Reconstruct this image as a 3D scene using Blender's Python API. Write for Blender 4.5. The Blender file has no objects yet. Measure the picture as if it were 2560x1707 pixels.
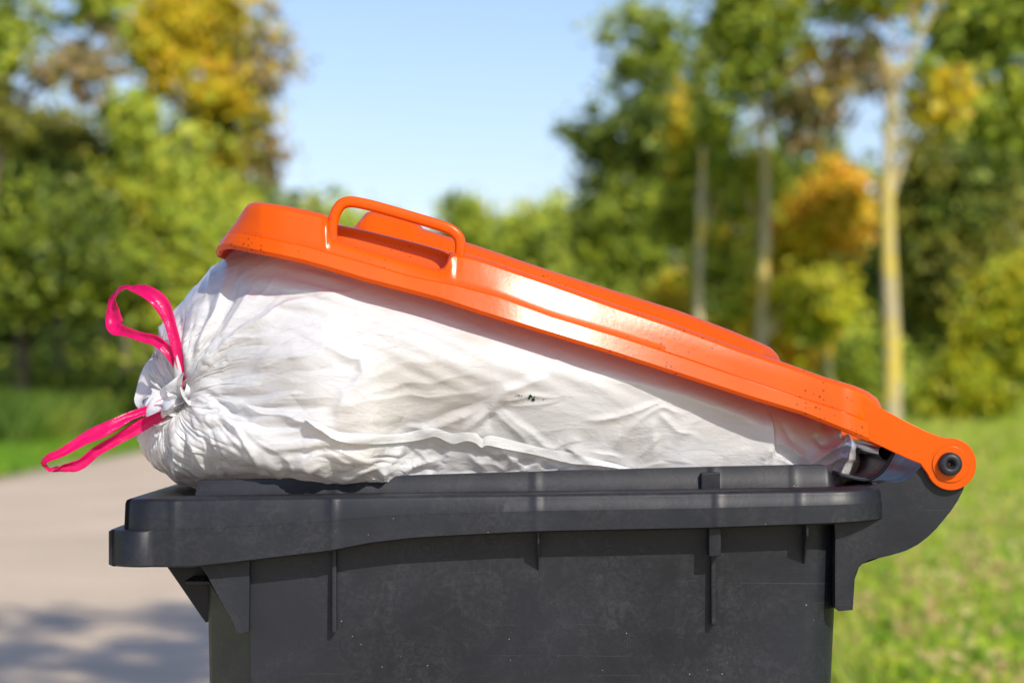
import bpy, bmesh, math, random
import numpy as np
from mathutils import Vector, Matrix, noise
from mathutils.bvhtree import BVHTree
random.seed(5); RNG = np.random.default_rng(5)
R = math.radians
S = bpy.context.scene
COL = S.collection

# ------------------------------------------------------------------ camera
CAM_D, CAM_H, LENS, HORIZON = 2.05, 1.10, 85.0, 950.0
FP = LENS / 36.0 * 2560.0
cam = bpy.data.objects.new('camera', bpy.data.cameras.new('camera')); COL.objects.link(cam)
cam.location = (0, -CAM_D, CAM_H); cam.rotation_euler = (R(90), 0, 0)
cam.data.lens = LENS; cam.data.sensor_width = 36.0; cam.data.shift_y = (HORIZON - 853.5) / 2560.0
cam.data.clip_start = 0.1; cam.data.clip_end = 3000
cam.data.dof.use_dof = True; cam.data.dof.focus_distance = 2.09; cam.data.dof.aperture_fstop = 6.3
S.camera = cam

# ------------------------------------------------------------------ light
SUN = Vector((0.36, -0.74, 0.56)).normalized()          # direction towards the sun
w = bpy.data.worlds.new('World'); S.world = w; w.use_nodes = True
nt = w.node_tree; bg = nt.nodes['Background']
sky = nt.nodes.new('ShaderNodeTexSky'); sky.sky_type = 'NISHITA'; sky.sun_disc = False
sky.sun_elevation = math.asin(SUN.z); sky.sun_rotation = math.atan2(SUN.x, SUN.y)
sky.air_density = 1.0; sky.dust_density = 0.6; sky.ozone_density = 3.0
tint = nt.nodes.new('ShaderNodeMix'); tint.data_type = 'RGBA'; tint.blend_type = 'MULTIPLY'; tint.inputs[0].default_value = 1; tint.inputs[7].default_value = (1.03, .96, 1.06, 1)
nt.links.new(sky.outputs[0], tint.inputs[6]); nt.links.new(tint.outputs[2], bg.inputs[0]); bg.inputs[1].default_value = 0.118
sun = bpy.data.objects.new('sun', bpy.data.lights.new('sun', 'SUN')); COL.objects.link(sun)
sun.data.energy = 3.9; sun.data.angle = R(0.55); sun.data.color = (1.0, 0.93, 0.82)
sun.rotation_euler = SUN.to_track_quat('Z', 'Y').to_euler()
S.view_settings.view_transform = 'Standard'; S.view_settings.look = 'None'
S.view_settings.exposure = 0.30; S.view_settings.gamma = 1.0; S.view_settings.use_curve_mapping = False
S.cycles.max_bounces = 8; S.cycles.transparent_max_bounces = 8

# ------------------------------------------------------------------ helpers
K = CAM_D / FP
def P(px, py, d=0.0):
    """point of the bin's side elevation (in 1/3 mm steps) at depth d behind its near side"""
    s = (CAM_D + d) / CAM_D
    return Vector(((px - 1280) * K * s, d, CAM_H - (py - HORIZON) * K * s))
def far(px, py, Z):
    return Vector(((px - 1280) / FP * Z, Z - CAM_D, CAM_H - (py - HORIZON) / FP * Z))
def interp(x, pts):
    return np.interp(x, [p[0] for p in pts], [p[1] for p in pts])

def mesh_np(name, V, F, mat=None, parent=None, smooth=True):
    V = np.asarray(V, dtype=np.float32).reshape(-1, 3); F = np.asarray(F, dtype=np.int32)
    me = bpy.data.meshes.new(name); n = F.shape[1]
    me.vertices.add(len(V)); me.vertices.foreach_set('co', V.ravel())
    me.loops.add(F.size); me.loops.foreach_set('vertex_index', F.ravel())
    me.polygons.add(len(F)); me.polygons.foreach_set('loop_start', np.arange(len(F), dtype=np.int32) * n)
    if smooth: me.polygons.foreach_set('use_smooth', np.ones(len(F), dtype=bool))
    me.update(calc_edges=True); me.validate()
    return link(name, me, mat, parent)
def link(name, me, mat=None, parent=None):
    o = bpy.data.objects.new(name, me); COL.objects.link(o)
    if mat: me.materials.append(mat)
    if parent:
        o.parent = parent; o.matrix_parent_inverse = parent_world(parent).inverted()
    return o
def parent_world(o):
    m = o.matrix_basis.copy()
    return (parent_world(o.parent) @ o.matrix_parent_inverse @ m) if o.parent else m
def obj_bm(name, bm, mat, parent=None, smooth=False):
    me = bpy.data.meshes.new(name)
    bmesh.ops.recalc_face_normals(bm, faces=bm.faces[:])
    bm.to_mesh(me); bm.free()
    if smooth:
        for p in me.polygons: p.use_smooth = True
    return link(name, me, mat, parent)
def bevel(o, wdt=0.0015, seg=2, ang=35):
    m = o.modifiers.new('bevel', 'BEVEL'); m.width = wdt; m.segments = seg; m.limit_method = 'ANGLE'; m.angle_limit = R(ang)
    m.harden_normals = False
    for p in o.data.polygons: p.use_smooth = True
    w_ = o.modifiers.new('wn', 'WEIGHTED_NORMAL'); w_.keep_sharp = True
    return o
def tag(o, label=None, cat=None, group=None, kind=None):
    if label: o['label'] = label
    if cat: o['category'] = cat
    if group: o['group'] = group
    if kind: o['kind'] = kind
    return o
def empty(name, loc, label, cat, group=None):
    o = bpy.data.objects.new(name, None); COL.objects.link(o); o.location = loc; o.empty_display_size = 0.1
    return tag(o, label, cat, group)
def plate(name, pts, d0, d1, mat, parent, bev=0.0012, mirror=False):
    """outline (elevation coordinates) with real thickness from depth d0 to d1"""
    bm = bmesh.new()
    a = [bm.verts.new(P(x, y, d0)) for x, y in pts]
    b = [bm.verts.new((P(x, y, d0).x, d1, P(x, y, d0).z)) for x, y in pts]
    fs = [bm.faces.new(a), bm.faces.new(b[::-1])]
    n = len(pts)
    for i in range(n): bm.faces.new((a[i], b[i], b[(i + 1) % n], a[(i + 1) % n]))
    bmesh.ops.triangulate(bm, faces=fs)
    bmesh.ops.dissolve_limit(bm, angle_limit=R(1), verts=bm.verts[:], edges=bm.edges[:])
    if mirror:
        for v in bm.verts: v.co.y = W - v.co.y
    o = obj_bm(name, bm, mat, parent)
    return bevel(o, bev)
W = 0.56
def tube_mesh(pts, rads, seg=12, flat=1.0):
    """tube along points, rads per point"""
    pts = [Vector(p) for p in pts]; V = []; F = []
    up = Vector((0.13, 0.97, 0.2)).normalized()
    for i, p in enumerate(pts):
        t = (pts[min(i + 1, len(pts) - 1)] - pts[max(i - 1, 0)]).normalized()
        u = (up - t * up.dot(t)).normalized(); v = t.cross(u)
        for k in range(seg):
            a = 2 * math.pi * k / seg
            V.append(p + (u * math.cos(a) + v * math.sin(a) * flat) * rads[i])
    n = len(pts)
    for i in range(n - 1):
        for k in range(seg):
            k2 = (k + 1) % seg
            F.append((i * seg + k, i * seg + k2, (i + 1) * seg + k2, (i + 1) * seg + k))
    return V, F
def spline(pts, n):
    """Catmull-Rom through pts"""
    pts = np.array(pts, float); m = len(pts) - 1
    Pd = np.vstack([2 * pts[0] - pts[1], pts, 2 * pts[-1] - pts[-2]]); out = []
    for t in np.linspace(0, m, n):
        i = min(int(t), m - 1); f = t - i; a, b, c, d = Pd[i:i + 4]
        out.append(.5 * (2 * b + (c - a) * f + (2 * a - 5 * b + 4 * c - d) * f * f + (3 * b - a - 3 * c + d) * f ** 3))
    return np.array(out)

# ------------------------------------------------------------------ materials
def mat_new(name):
    m = bpy.data.materials.new(name); m.use_nodes = True
    n = m.node_tree.nodes; n.clear(); out = n.new('ShaderNodeOutputMaterial')
    return m, n, m.node_tree.links, out
def nd(n, typ, **kw):
    x = n.new(typ)
    for k, v in kw.items():
        if k in x.inputs: x.inputs[k].default_value = v
        else: setattr(x, k, v)
    return x
def ramp(n, l, src, stops, interp_='LINEAR'):
    r = n.new('ShaderNodeValToRGB'); r.color_ramp.interpolation = interp_
    e = r.color_ramp.elements
    while len(e) < len(stops): e.new(0.5)
    for i, (p, c) in enumerate(stops):
        e[i].position = p; e[i].color = (*c, 1) if len(c) == 3 else c
    l.new(src, r.inputs[0]); return r
def mixc(n, l, fac, a, b, mode='MIX'):
    m = n.new('ShaderNodeMix'); m.data_type = 'RGBA'; m.blend_type = mode
    for s, v in ((0, fac), (6, a), (7, b)):
        if hasattr(v, 'links') or isinstance(v, bpy.types.NodeSocket): l.new(v, m.inputs[s])
        else: m.inputs[s].default_value = v if s == 0 else (*v, 1)
    return m.outputs[2]

def plastic_dark():
    m, n, l, out = mat_new('weathered_black_plastic')
    b = n.new('ShaderNodeBsdfPrincipled'); tc = n.new('ShaderNodeTexCoord')
    n1 = nd(n, 'ShaderNodeTexNoise', Scale=14.0, Detail=7.0, Roughness=0.72, Distortion=0.4); l.new(tc.outputs['Object'], n1.inputs['Vector'])
    n2 = nd(n, 'ShaderNodeTexNoise', Scale=5.0, Detail=3.0, Roughness=0.5); l.new(tc.outputs['Object'], n2.inputs['Vector'])
    n3 = nd(n, 'ShaderNodeTexNoise', Scale=120.0, Detail=5.0, Roughness=0.7, Distortion=1.5); l.new(tc.outputs['Object'], n3.inputs['Vector'])
    base = ramp(n, l, n2.outputs[0], [(.35, (.008, .009, .013)), (.68, (.017, .019, .026))])
    scuff = ramp(n, l, n1.outputs[0], [(.40, (0, 0, 0)), (.66, (1, 1, 1))])
    fine = ramp(n, l, n3.outputs[0], [(.42, (.0, .0, .0)), (.66, (1, 1, 1))])
    mul = n.new('ShaderNodeMath'); mul.operation = 'MULTIPLY'; l.new(scuff.outputs[0], mul.inputs[0]); l.new(fine.outputs[0], mul.inputs[1])
    mul2 = n.new('ShaderNodeMath'); mul2.operation = 'MULTIPLY'; mul2.inputs[1].default_value = .30; l.new(mul.outputs[0], mul2.inputs[0])
    c = mixc(n, l, mul2.outputs[0], base.outputs[0], (.075, .077, .085))
    # scratches: stretched noise lines in a few directions
    for k, (ang, sc, st) in enumerate([(.5, 90, 70), (-.9, 120, 60), (1.35, 80, 80)]):
        mp = nd(n, 'ShaderNodeMapping'); mp.inputs['Rotation'].default_value = (0, ang, 0); mp.inputs['Scale'].default_value = (sc / 14, 8, sc * 6)
        l.new(tc.outputs['Object'], mp.inputs[0])
        ns = nd(n, 'ShaderNodeTexNoise', Scale=1.0, Detail=2.0, Roughness=0.5); l.new(mp.outputs[0], ns.inputs['Vector'])
        rr = ramp(n, l, ns.outputs[0], [(.72, (0, 0, 0)), (.78, (.22, .22, .22))])
        c = mixc(n, l, rr.outputs[0], c, (.10, .10, .105))
    # pale specks of dust
    vo = nd(n, 'ShaderNodeTexVoronoi', Scale=110.0); l.new(tc.outputs['Object'], vo.inputs['Vector'])
    vs = n.new('ShaderNodeSeparateColor'); l.new(vo.outputs['Color'], vs.inputs[0])
    sm = n.new('ShaderNodeMath'); sm.operation = 'LESS_THAN'; l.new(vo.outputs['Distance'], sm.inputs[0])
    szz = n.new('ShaderNodeMath'); szz.operation = 'MULTIPLY'; szz.inputs[1].default_value = .075; l.new(vs.outputs[0], szz.inputs[0])
    gate = n.new('ShaderNodeMath'); gate.operation = 'GREATER_THAN'; gate.inputs[1].default_value = .8; l.new(vs.outputs[1], gate.inputs[0])
    l.new(szz.outputs[0], sm.inputs[1])
    both = n.new('ShaderNodeMath'); both.operation = 'MULTIPLY'; l.new(sm.outputs[0], both.inputs[0]); l.new(gate.outputs[0], both.inputs[1])
    b3 = n.new('ShaderNodeMath'); b3.operation = 'MULTIPLY'; b3.inputs[1].default_value = .75; l.new(both.outputs[0], b3.inputs[0])
    c = mixc(n, l, b3.outputs[0], c, (.28, .25, .2))
    l.new(c, b.inputs['Base Color'])
    ro = ramp(n, l, n1.outputs[0], [(.3, (.36, .36, .36)), (.7, (.52, .52, .52))]); l.new(ro.outputs[0], b.inputs['Roughness'])
    b.inputs['Specular IOR Level'].default_value = .34
    bp = nd(n, 'ShaderNodeBump', Strength=0.18, Distance=0.0006); l.new(n3.outputs[0], bp.inputs['Height'])
    n5 = nd(n, 'ShaderNodeTexNoise', Scale=5.5, Detail=2.0); l.new(tc.outputs['Object'], n5.inputs['Vector'])
    bp2 = nd(n, 'ShaderNodeBump', Strength=0.5, Distance=0.010); l.new(n5.outputs[0], bp2.inputs['Height']); l.new(bp.outputs[0], bp2.inputs['Normal'])
    l.new(bp2.outputs[0], b.inputs['Normal'])
    l.new(b.outputs[0], out.inputs[0]); return m
def plastic_orange():
    m, n, l, out = mat_new('orange_plastic')
    b = n.new('ShaderNodeBsdfPrincipled'); tc = n.new('ShaderNodeTexCoord')
    n2 = nd(n, 'ShaderNodeTexNoise', Scale=8.0, Detail=5.0, Roughness=0.6); l.new(tc.outputs['Object'], n2.inputs['Vector'])
    base = ramp(n, l, n2.outputs[0], [(.3, (.78, .108, .0)), (.7, (.86, .138, .001))])
    vo = nd(n, 'ShaderNodeTexVoronoi', Scale=250.0); l.new(tc.outputs['Object'], vo.inputs['Vector'])
    vs = n.new('ShaderNodeSeparateColor'); l.new(vo.outputs['Color'], vs.inputs[0])
    n4 = nd(n, 'ShaderNodeTexNoise', Scale=11.0, Detail=3.0); l.new(tc.outputs['Object'], n4.inputs['Vector'])
    th = ramp(n, l, n4.outputs[0], [(.44, (0, 0, 0)), (.66, (.36, .36, .36))])
    szz = n.new('ShaderNodeMath'); szz.operation = 'MULTIPLY'; l.new(vs.outputs[0], szz.inputs[0]); l.new(th.outputs[0], szz.inputs[1])
    sm = n.new('ShaderNodeMath'); sm.operation = 'LESS_THAN'; l.new(vo.outputs['Distance'], sm.inputs[0]); l.new(szz.outputs[0], sm.inputs[1])
    f = n.new('ShaderNodeMath'); f.operation = 'MULTIPLY'; f.inputs[1].default_value = .75; l.new(sm.outputs[0], f.inputs[0])
    c = mixc(n, l, f.outputs[0], base.outputs[0], (.10, .035, .015))
    l.new(c, b.inputs['Base Color']); b.inputs['Roughness'].default_value = .235; b.inputs['Specular IOR Level'].default_value = .34
    n3 = nd(n, 'ShaderNodeTexNoise', Scale=260.0, Detail=3.0); l.new(tc.outputs['Object'], n3.inputs['Vector'])
    bp = nd(n, 'ShaderNodeBump', Strength=0.10, Distance=0.0005); l.new(n3.outputs[0], bp.inputs['Height']); l.new(bp.outputs[0], b.inputs['Normal'])
    t = n.new('ShaderNodeBsdfTranslucent'); t.inputs[0].default_value = (.95, .06, .008, 1)
    mx = n.new('ShaderNodeMixShader'); mx.inputs[0].default_value = .30
    l.new(b.outputs[0], mx.inputs[1]); l.new(t.outputs[0], mx.inputs[2]); l.new(mx.outputs[0], out.inputs[0]); return m
def film(name, col, trans_col, trans=.3, rough=.28, bump=.35, scale=60.0, facet=False):
    m, n, l, out = mat_new(name)
    b = n.new('ShaderNodeBsdfPrincipled'); tc = n.new('ShaderNodeTexCoord'); t = n.new('ShaderNodeBsdfTranslucent')
    b.inputs['Base Color'].default_value = (*col, 1); t.inputs[0].default_value = (*trans_col, 1)
    b.inputs['Roughness'].default_value = rough; b.inputs['Specular IOR Level'].default_value = .55
    mp = nd(n, 'ShaderNodeMapping'); mp.inputs['Scale'].default_value = (1, 1, 2.2); l.new(tc.outputs['Object'], mp.inputs[0])
    n1 = nd(n, 'ShaderNodeTexNoise', Scale=scale, Detail=4.0, Roughness=.55, Distortion=.8); l.new(mp.outputs[0], n1.inputs['Vector'])
    n2 = nd(n, 'ShaderNodeTexNoise', Scale=scale * .35, Detail=3.0, Roughness=.5, Distortion=1.2); l.new(tc.outputs['Object'], n2.inputs['Vector'])
    r1 = ramp(n, l, n1.outputs[0], [(.35, (0, 0, 0)), (.5, (.5, .5, .5)), (.65, (1, 1, 1))])
    bp = nd(n, 'ShaderNodeBump', Strength=bump, Distance=0.0012); l.new(r1.outputs[0], bp.inputs['Height'])
    bp2 = nd(n, 'ShaderNodeBump', Strength=bump, Distance=0.004); l.new(n2.outputs[0], bp2.inputs['Height']); l.new(bp.outputs[0], bp2.inputs['Normal'])
    l.new(bp2.outputs[0], b.inputs['Normal']); l.new(bp2.outputs[0], t.inputs['Normal'])
    n6 = nd(n, 'ShaderNodeTexNoise', Scale=scale * .55, Detail=3.0, Roughness=.5, Distortion=2.2); l.new(mp.outputs[0], n6.inputs['Vector'])
    r6 = ramp(n, l, n6.outputs[0], [(.44, (0, 0, 0)), (.5, (1, 1, 1)), (.56, (0, 0, 0))]); r6.color_ramp.interpolation = 'EASE'
    bp3 = nd(n, 'ShaderNodeBump', Strength=bump * .9, Distance=0.0008); l.new(r6.outputs[0], bp3.inputs['Height']); l.new(bp2.outputs[0], bp3.inputs['Normal']); l.new(bp3.outputs[0], b.inputs['Normal'])
    last = bp3
    if facet:
        dn_ = nd(n, 'ShaderNodeTexNoise', Scale=9.0, Detail=2.0); l.new(tc.outputs['Object'], dn_.inputs['Vector'])
        dv = n.new('ShaderNodeVectorMath'); dv.operation = 'SUBTRACT'; dv.inputs[1].default_value = (.5, .5, .5); l.new(dn_.outputs['Color'], dv.inputs[0])
        ds = n.new('ShaderNodeVectorMath'); ds.operation = 'SCALE'; ds.inputs['Scale'].default_value = .035; l.new(dv.outputs[0], ds.inputs[0])
        da = n.new('ShaderNodeVectorMath'); l.new(tc.outputs['Object'], da.inputs[0]); l.new(ds.outputs[0], da.inputs[1])
        mk = nd(n, 'ShaderNodeTexNoise', Scale=7.0, Detail=2.0); l.new(tc.outputs['Object'], mk.inputs['Vector'])
        sx_ = n.new('ShaderNodeSeparateXYZ'); l.new(tc.outputs['Object'], sx_.inputs[0])
        slack = nd(n, 'ShaderNodeMapRange'); slack.inputs[1].default_value = -.24; slack.inputs[2].default_value = -.02; slack.inputs[3].default_value = .30; slack.inputs[4].default_value = -.02; l.new(sx_.outputs[0], slack.inputs[0])
        low = nd(n, 'ShaderNodeMapRange'); low.inputs[1].default_value = 1.07; low.inputs[2].default_value = 1.03; low.inputs[3].default_value = 0; low.inputs[4].default_value = .28; l.new(sx_.outputs[2], low.inputs[0])
        s1 = n.new('ShaderNodeMath'); l.new(slack.outputs[0], s1.inputs[0]); l.new(low.outputs[0], s1.inputs[1])
        s2 = n.new('ShaderNodeMath'); l.new(s1.outputs[0], s2.inputs[0]); l.new(mk.outputs[0], s2.inputs[1])
        msk = ramp(n, l, s2.outputs[0], [(.5, (.06, .06, .06)), (.85, (1, 1, 1))])
        for (cell, rot, st_, amp) in ((.030, .5, 2.1, .30), (.017, -.6, 2.4, .24), (.0085, .2, 2.6, .16)):
            m4 = nd(n, 'ShaderNodeMapping'); m4.inputs['Rotation'].default_value = (0, rot, 0); m4.inputs['Scale'].default_value = (1 / cell / st_, 1 / cell, 1 / cell); l.new(da.outputs[0], m4.inputs[0])
            v4 = nd(n, 'ShaderNodeTexVoronoi', Scale=1.0); l.new(m4.outputs[0], v4.inputs['Vector'])
            df = n.new('ShaderNodeVectorMath'); df.operation = 'SUBTRACT'; l.new(m4.outputs[0], df.inputs[0]); l.new(v4.outputs['Position'], df.inputs[1])
            cc_ = n.new('ShaderNodeVectorMath'); cc_.operation = 'SUBTRACT'; cc_.inputs[1].default_value = (.5, .5, .5); l.new(v4.outputs['Color'], cc_.inputs[0])
            dt = n.new('ShaderNodeVectorMath'); dt.operation = 'DOT_PRODUCT'; l.new(df.outputs[0], dt.inputs[0]); l.new(cc_.outputs[0], dt.inputs[1])
            mm = n.new('ShaderNodeMath'); mm.operation = 'MULTIPLY'; l.new(dt.outputs['Value'], mm.inputs[0]); l.new(msk.outputs[0], mm.inputs[1])
            b4 = nd(n, 'ShaderNodeBump', Strength=1.0, Distance=cell * amp); l.new(mm.outputs[0], b4.inputs['Height']); l.new(last.outputs[0], b4.inputs['Normal']); last = b4
        l.new(last.outputs[0], b.inputs['Normal'])
        n8 = nd(n, 'ShaderNodeTexNoise', Scale=8.0, Detail=3.0, Roughness=.55, Distortion=.7); l.new(tc.outputs['Object'], n8.inputs['Vector'])
        r8 = ramp(n, l, n8.outputs[0], [(.36, (.77, .755, .74)), (.50, (*col,)), (.62, (col[0] * 1.03, col[1] * 1.04, col[2] * 1.05))]); l.new(r8.outputs[0], b.inputs['Base Color'])
    mx = n.new('ShaderNodeMixShader'); mx.inputs[0].default_value = trans
    l.new(b.outputs[0], mx.inputs[1]); l.new(t.outputs[0], mx.inputs[2]); l.new(mx.outputs[0], out.inputs[0]); return m
def leaf_mat(name, cols, patch=None, patch_scale=.35, patch_at=.56):
    """cols: colours picked leaf by leaf; patch: colours of turning branches"""
    m, n, l, out = mat_new(name)
    g = n.new('ShaderNodeNewGeometry'); tc = n.new('ShaderNodeTexCoord')
    st = [(i / len(cols), c) for i, c in enumerate(cols)]
    r = ramp(n, l, g.outputs['Random Per Island'], st, 'CONSTANT'); c = r.outputs[0]
    if patch:
        r2 = ramp(n, l, g.outputs['Random Per Island'], [(i / len(patch), q) for i, q in enumerate(patch)], 'CONSTANT')
        ns = nd(n, 'ShaderNodeTexNoise', Scale=patch_scale, Detail=2.0, Roughness=.6); l.new(tc.outputs['Object'], ns.inputs['Vector'])
        f = ramp(n, l, ns.outputs[0], [(patch_at - .04, (0, 0, 0)), (patch_at + .04, (1, 1, 1))])
        c = mixc(n, l, f.outputs[0], c, r2.outputs[0])
    b = nd(n, 'ShaderNodeBsdfPrincipled', Roughness=.5); l.new(c, b.inputs['Base Color']); b.inputs['Specular IOR Level'].default_value = .35
    t = n.new('ShaderNodeBsdfTranslucent'); l.new(c, t.inputs[0])
    mx = n.new('ShaderNodeMixShader'); mx.inputs[0].default_value = .38
    l.new(b.outputs[0], mx.inputs[1]); l.new(t.outputs[0], mx.inputs[2]); l.new(mx.outputs[0], out.inputs[0]); return m
def bark_mat(name, a, b_, lichen=None, at=.5):
    m, n, l, out = mat_new(name)
    b = nd(n, 'ShaderNodeBsdfPrincipled', Roughness=.9); tc = n.new('ShaderNodeTexCoord')
    ns = nd(n, 'ShaderNodeTexNoise', Scale=6.0, Detail=6.0, Roughness=.7); l.new(tc.outputs['Object'], ns.inputs['Vector'])
    c = ramp(n, l, ns.outputs[0], [(.35, a), (.65, b_)]).outputs[0]
    if lichen:
        n2 = nd(n, 'ShaderNodeTexNoise', Scale=1.4, Detail=5.0, Roughness=.7); l.new(tc.outputs['Object'], n2.inputs['Vector'])
        f = ramp(n, l, n2.outputs[0], [(at - .05, (0, 0, 0)), (at + .05, (1, 1, 1))])
        c = mixc(n, l, f.outputs[0], c, lichen)
    l.new(c, b.inputs['Base Color']); l.new(b.outputs[0], out.inputs[0])
    bp = nd(n, 'ShaderNodeBump', Strength=.6, Distance=.02); l.new(ns.outputs[0], bp.inputs['Height']); l.new(bp.outputs[0], b.inputs['Normal'])
    return m

M_DARK = plastic_dark(); M_OR = plastic_orange()
M_BAG = film('white_bag_film', (.84, .845, .865), (.88, .86, .85), .30, .20, .16, 34.0, True)
M_PINK = film('pink_drawstring_film', (.86, .010, .21), (.95, .012, .28), .52, .26, .18, 70.0)
for n_ in M_BAG.node_tree.nodes:
    if n_.type == 'BSDF_PRINCIPLED':
        n_.inputs['Coat Weight'].default_value = .6; n_.inputs['Coat Roughness'].default_value = .07
        n_.inputs['Subsurface Weight'].default_value = .12; n_.inputs['Subsurface Radius'].default_value = (1, .9, .85); n_.inputs['Subsurface Scale'].default_value = .018
M_SEAM = film('white_seam_film', (.70, .70, .72), (.7, .7, .7), .2, .3, .2, 60.0)

# ------------------------------------------------------------------ ground, road, verge
def ground_mat():
    m, n, l, out = mat_new('meadow_ground')
    b = nd(n, 'ShaderNodeBsdfPrincipled', Roughness=.95); tc = n.new('ShaderNodeTexCoord')
    a = nd(n, 'ShaderNodeTexNoise', Scale=.9, Detail=8.0, Roughness=.7); l.new(tc.outputs['Object'], a.inputs['Vector'])
    c1 = ramp(n, l, a.outputs[0], [(.3, (.17, .31, .02)), (.5, (.32, .47, .04)), (.7, (.50, .52, .09))])
    l.new(c1.outputs[0], b.inputs['Base Color']); l.new(b.outputs[0], out.inputs[0]); return m
def road_mat():
    m, n, l, out = mat_new('pale_worn_asphalt')
    b = nd(n, 'ShaderNodeBsdfPrincipled', Roughness=.85); tc = n.new('ShaderNodeTexCoord')
    a = nd(n, 'ShaderNodeTexNoise', Scale=.5, Detail=4.0, Roughness=.6); l.new(tc.outputs['Object'], a.inputs['Vector'])
    f = nd(n, 'ShaderNodeTexNoise', Scale=70.0, Detail=5.0, Roughness=.8); l.new(tc.outputs['Object'], f.inputs['Vector'])
    c1 = ramp(n, l, a.outputs[0], [(.3, (.62, .49, .345)), (.7, (.78, .62, .44))])
    c2 = ramp(n, l, f.outputs[0], [(.3, (.45, .45, .45)), (.7, (1.2, 1.2, 1.2))])
    c = mixc(n, l, .6, c1.outputs[0], c2.outputs[0], 'MULTIPLY')
    l.new(c, b.inputs['Base Color']); l.new(b.outputs[0], out.inputs[0])
    bp = nd(n, 'ShaderNodeBump', Strength=.4, Distance=.006); l.new(f.outputs[0], bp.inputs['Height']); l.new(bp.outputs[0], b.inputs['Normal'])
    return m
def dirt_mat():
    m, n, l, out = mat_new('sandy_roadside')
    b = nd(n, 'ShaderNodeBsdfPrincipled', Roughness=.95); tc = n.new('ShaderNodeTexCoord')
    f = nd(n, 'ShaderNodeTexNoise', Scale=9.0, Detail=7.0, Roughness=.75); l.new(tc.outputs['Object'], f.inputs['Vector'])
    c = ramp(n, l, f.outputs[0], [(.3, (.30, .22, .14)), (.7, (.50, .38, .25))])
    l.new(c.outputs[0], b.inputs['Base Color']); l.new(b.outputs[0], out.inputs[0]); return m
M_GR = ground_mat(); M_ROAD = road_mat(); M_DIRT = dirt_mat()
def sheet(name, edge_l, edge_r, z, mat):
    """sheet between two wandering edges given as [(x, y), ...] front to back"""
    V = []; F = []
    for (a, b) in zip(edge_l, edge_r): V += [(a[0], a[1], z), (b[0], b[1], z)]
    for i in range(len(edge_l) - 1): F.append((2 * i, 2 * i + 1, 2 * i + 3, 2 * i + 2))
    return tag(mesh_np(name, V, F, mat, None, False), kind='structure')
tag(mesh_np('ground', [(-900, -60, 0), (900, -60, 0), (900, 1500, 0), (-900, 1500, 0)], [(0, 1, 2, 3)], M_GR, None, False), kind='structure')
ys = [-12, -4, 0, 3, 6, 10, 15, 21, 28, 36, 46, 60, 80, 110, 150, 200]
def bend(y): return 0.0 if y < 60 else (y - 60) ** 2 * 0.0006
sheet('roadside', [(-5.95 + .12 * math.sin(y * .9) + bend(y), y) for y in ys], [(1.15 + .1 * math.sin(y * 1.3) + bend(y), y) for y in ys], .004, M_DIRT)
sheet('road', [(-5.45 + bend(y), y) for y in ys], [(.80 + bend(y), y) for y in ys], .008, M_ROAD)

# ------------------------------------------------------------------ the bin
bin_ = empty('wheeled_bin', (0, .28, 0), 'black plastic wheeled rubbish bin with its orange lid propped half open by a white bag', 'rubbish bin')
W = 0.56                                                    # full width of the bin across the view
def X0(px, d=0.0): return P(px, 0, d).x
def Z0(py, d=0.0): return P(0, py, d).z
TOP = [(260, 1250), (310, 1249), (830, 1240), (1500, 1232), (2000, 1225), (2230, 1221)]
BOT = [(260, 1419), (480, 1419), (560, 1411), (653, 1400), (827, 1379), (925, 1360), (1034, 1347), (1197, 1338), (1339, 1331), (1741, 1323), (2068, 1311), (2230, 1303)]
RING = [(260, 1209), (500, 1207), (1000, 1195), (1400, 1183), (1800, 1172), (2060, 1167), (2090, 1170), (2160, 1193), (2230, 1200)]
def px_of(x, d=0.0): return x / (K * (CAM_D + d) / CAM_D) + 1280
def perimeter(x0, x1, y0, y1, rf, rb, n_long=110, n_c=12, n_s=24):
    """closed plan outline, counter-clockwise from the near side; returns (x, y, nx, ny)"""
    pts = []
    def arc(cx, cy, r, a0, a1):
        for k in range(n_c + 1):
            a = a0 + (a1 - a0) * k / n_c; pts.append((cx + r * math.cos(a), cy + r * math.sin(a), math.cos(a), math.sin(a)))
    def seg(a, b, nx, ny, n):
        for k in range(1, n):
            t = k / n; pts.append((a[0] + (b[0] - a[0]) * t, a[1] + (b[1] - a[1]) * t, nx, ny))
    h = math.pi / 2
    arc(x0 + rf, y0 + rf, rf, -2 * h, -h); seg((x0 + rf, y0), (x1 - rb, y0), 0, -1, n_long)
    arc(x1 - rb, y0 + rb, rb, -h, 0); seg((x1, y0 + rb), (x1, y1 - rb), 1, 0, n_s)
    arc(x1 - rb, y1 - rb, rb, 0, h); seg((x1 - rb, y1), (x0 + rf, y1), 0, 1, n_long)
    arc(x0 + rf, y1 - rf, rf, h, 2 * h); seg((x0, y1 - rf), (x0, y0 + rf), -1, 0, n_s)
    return pts
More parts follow.
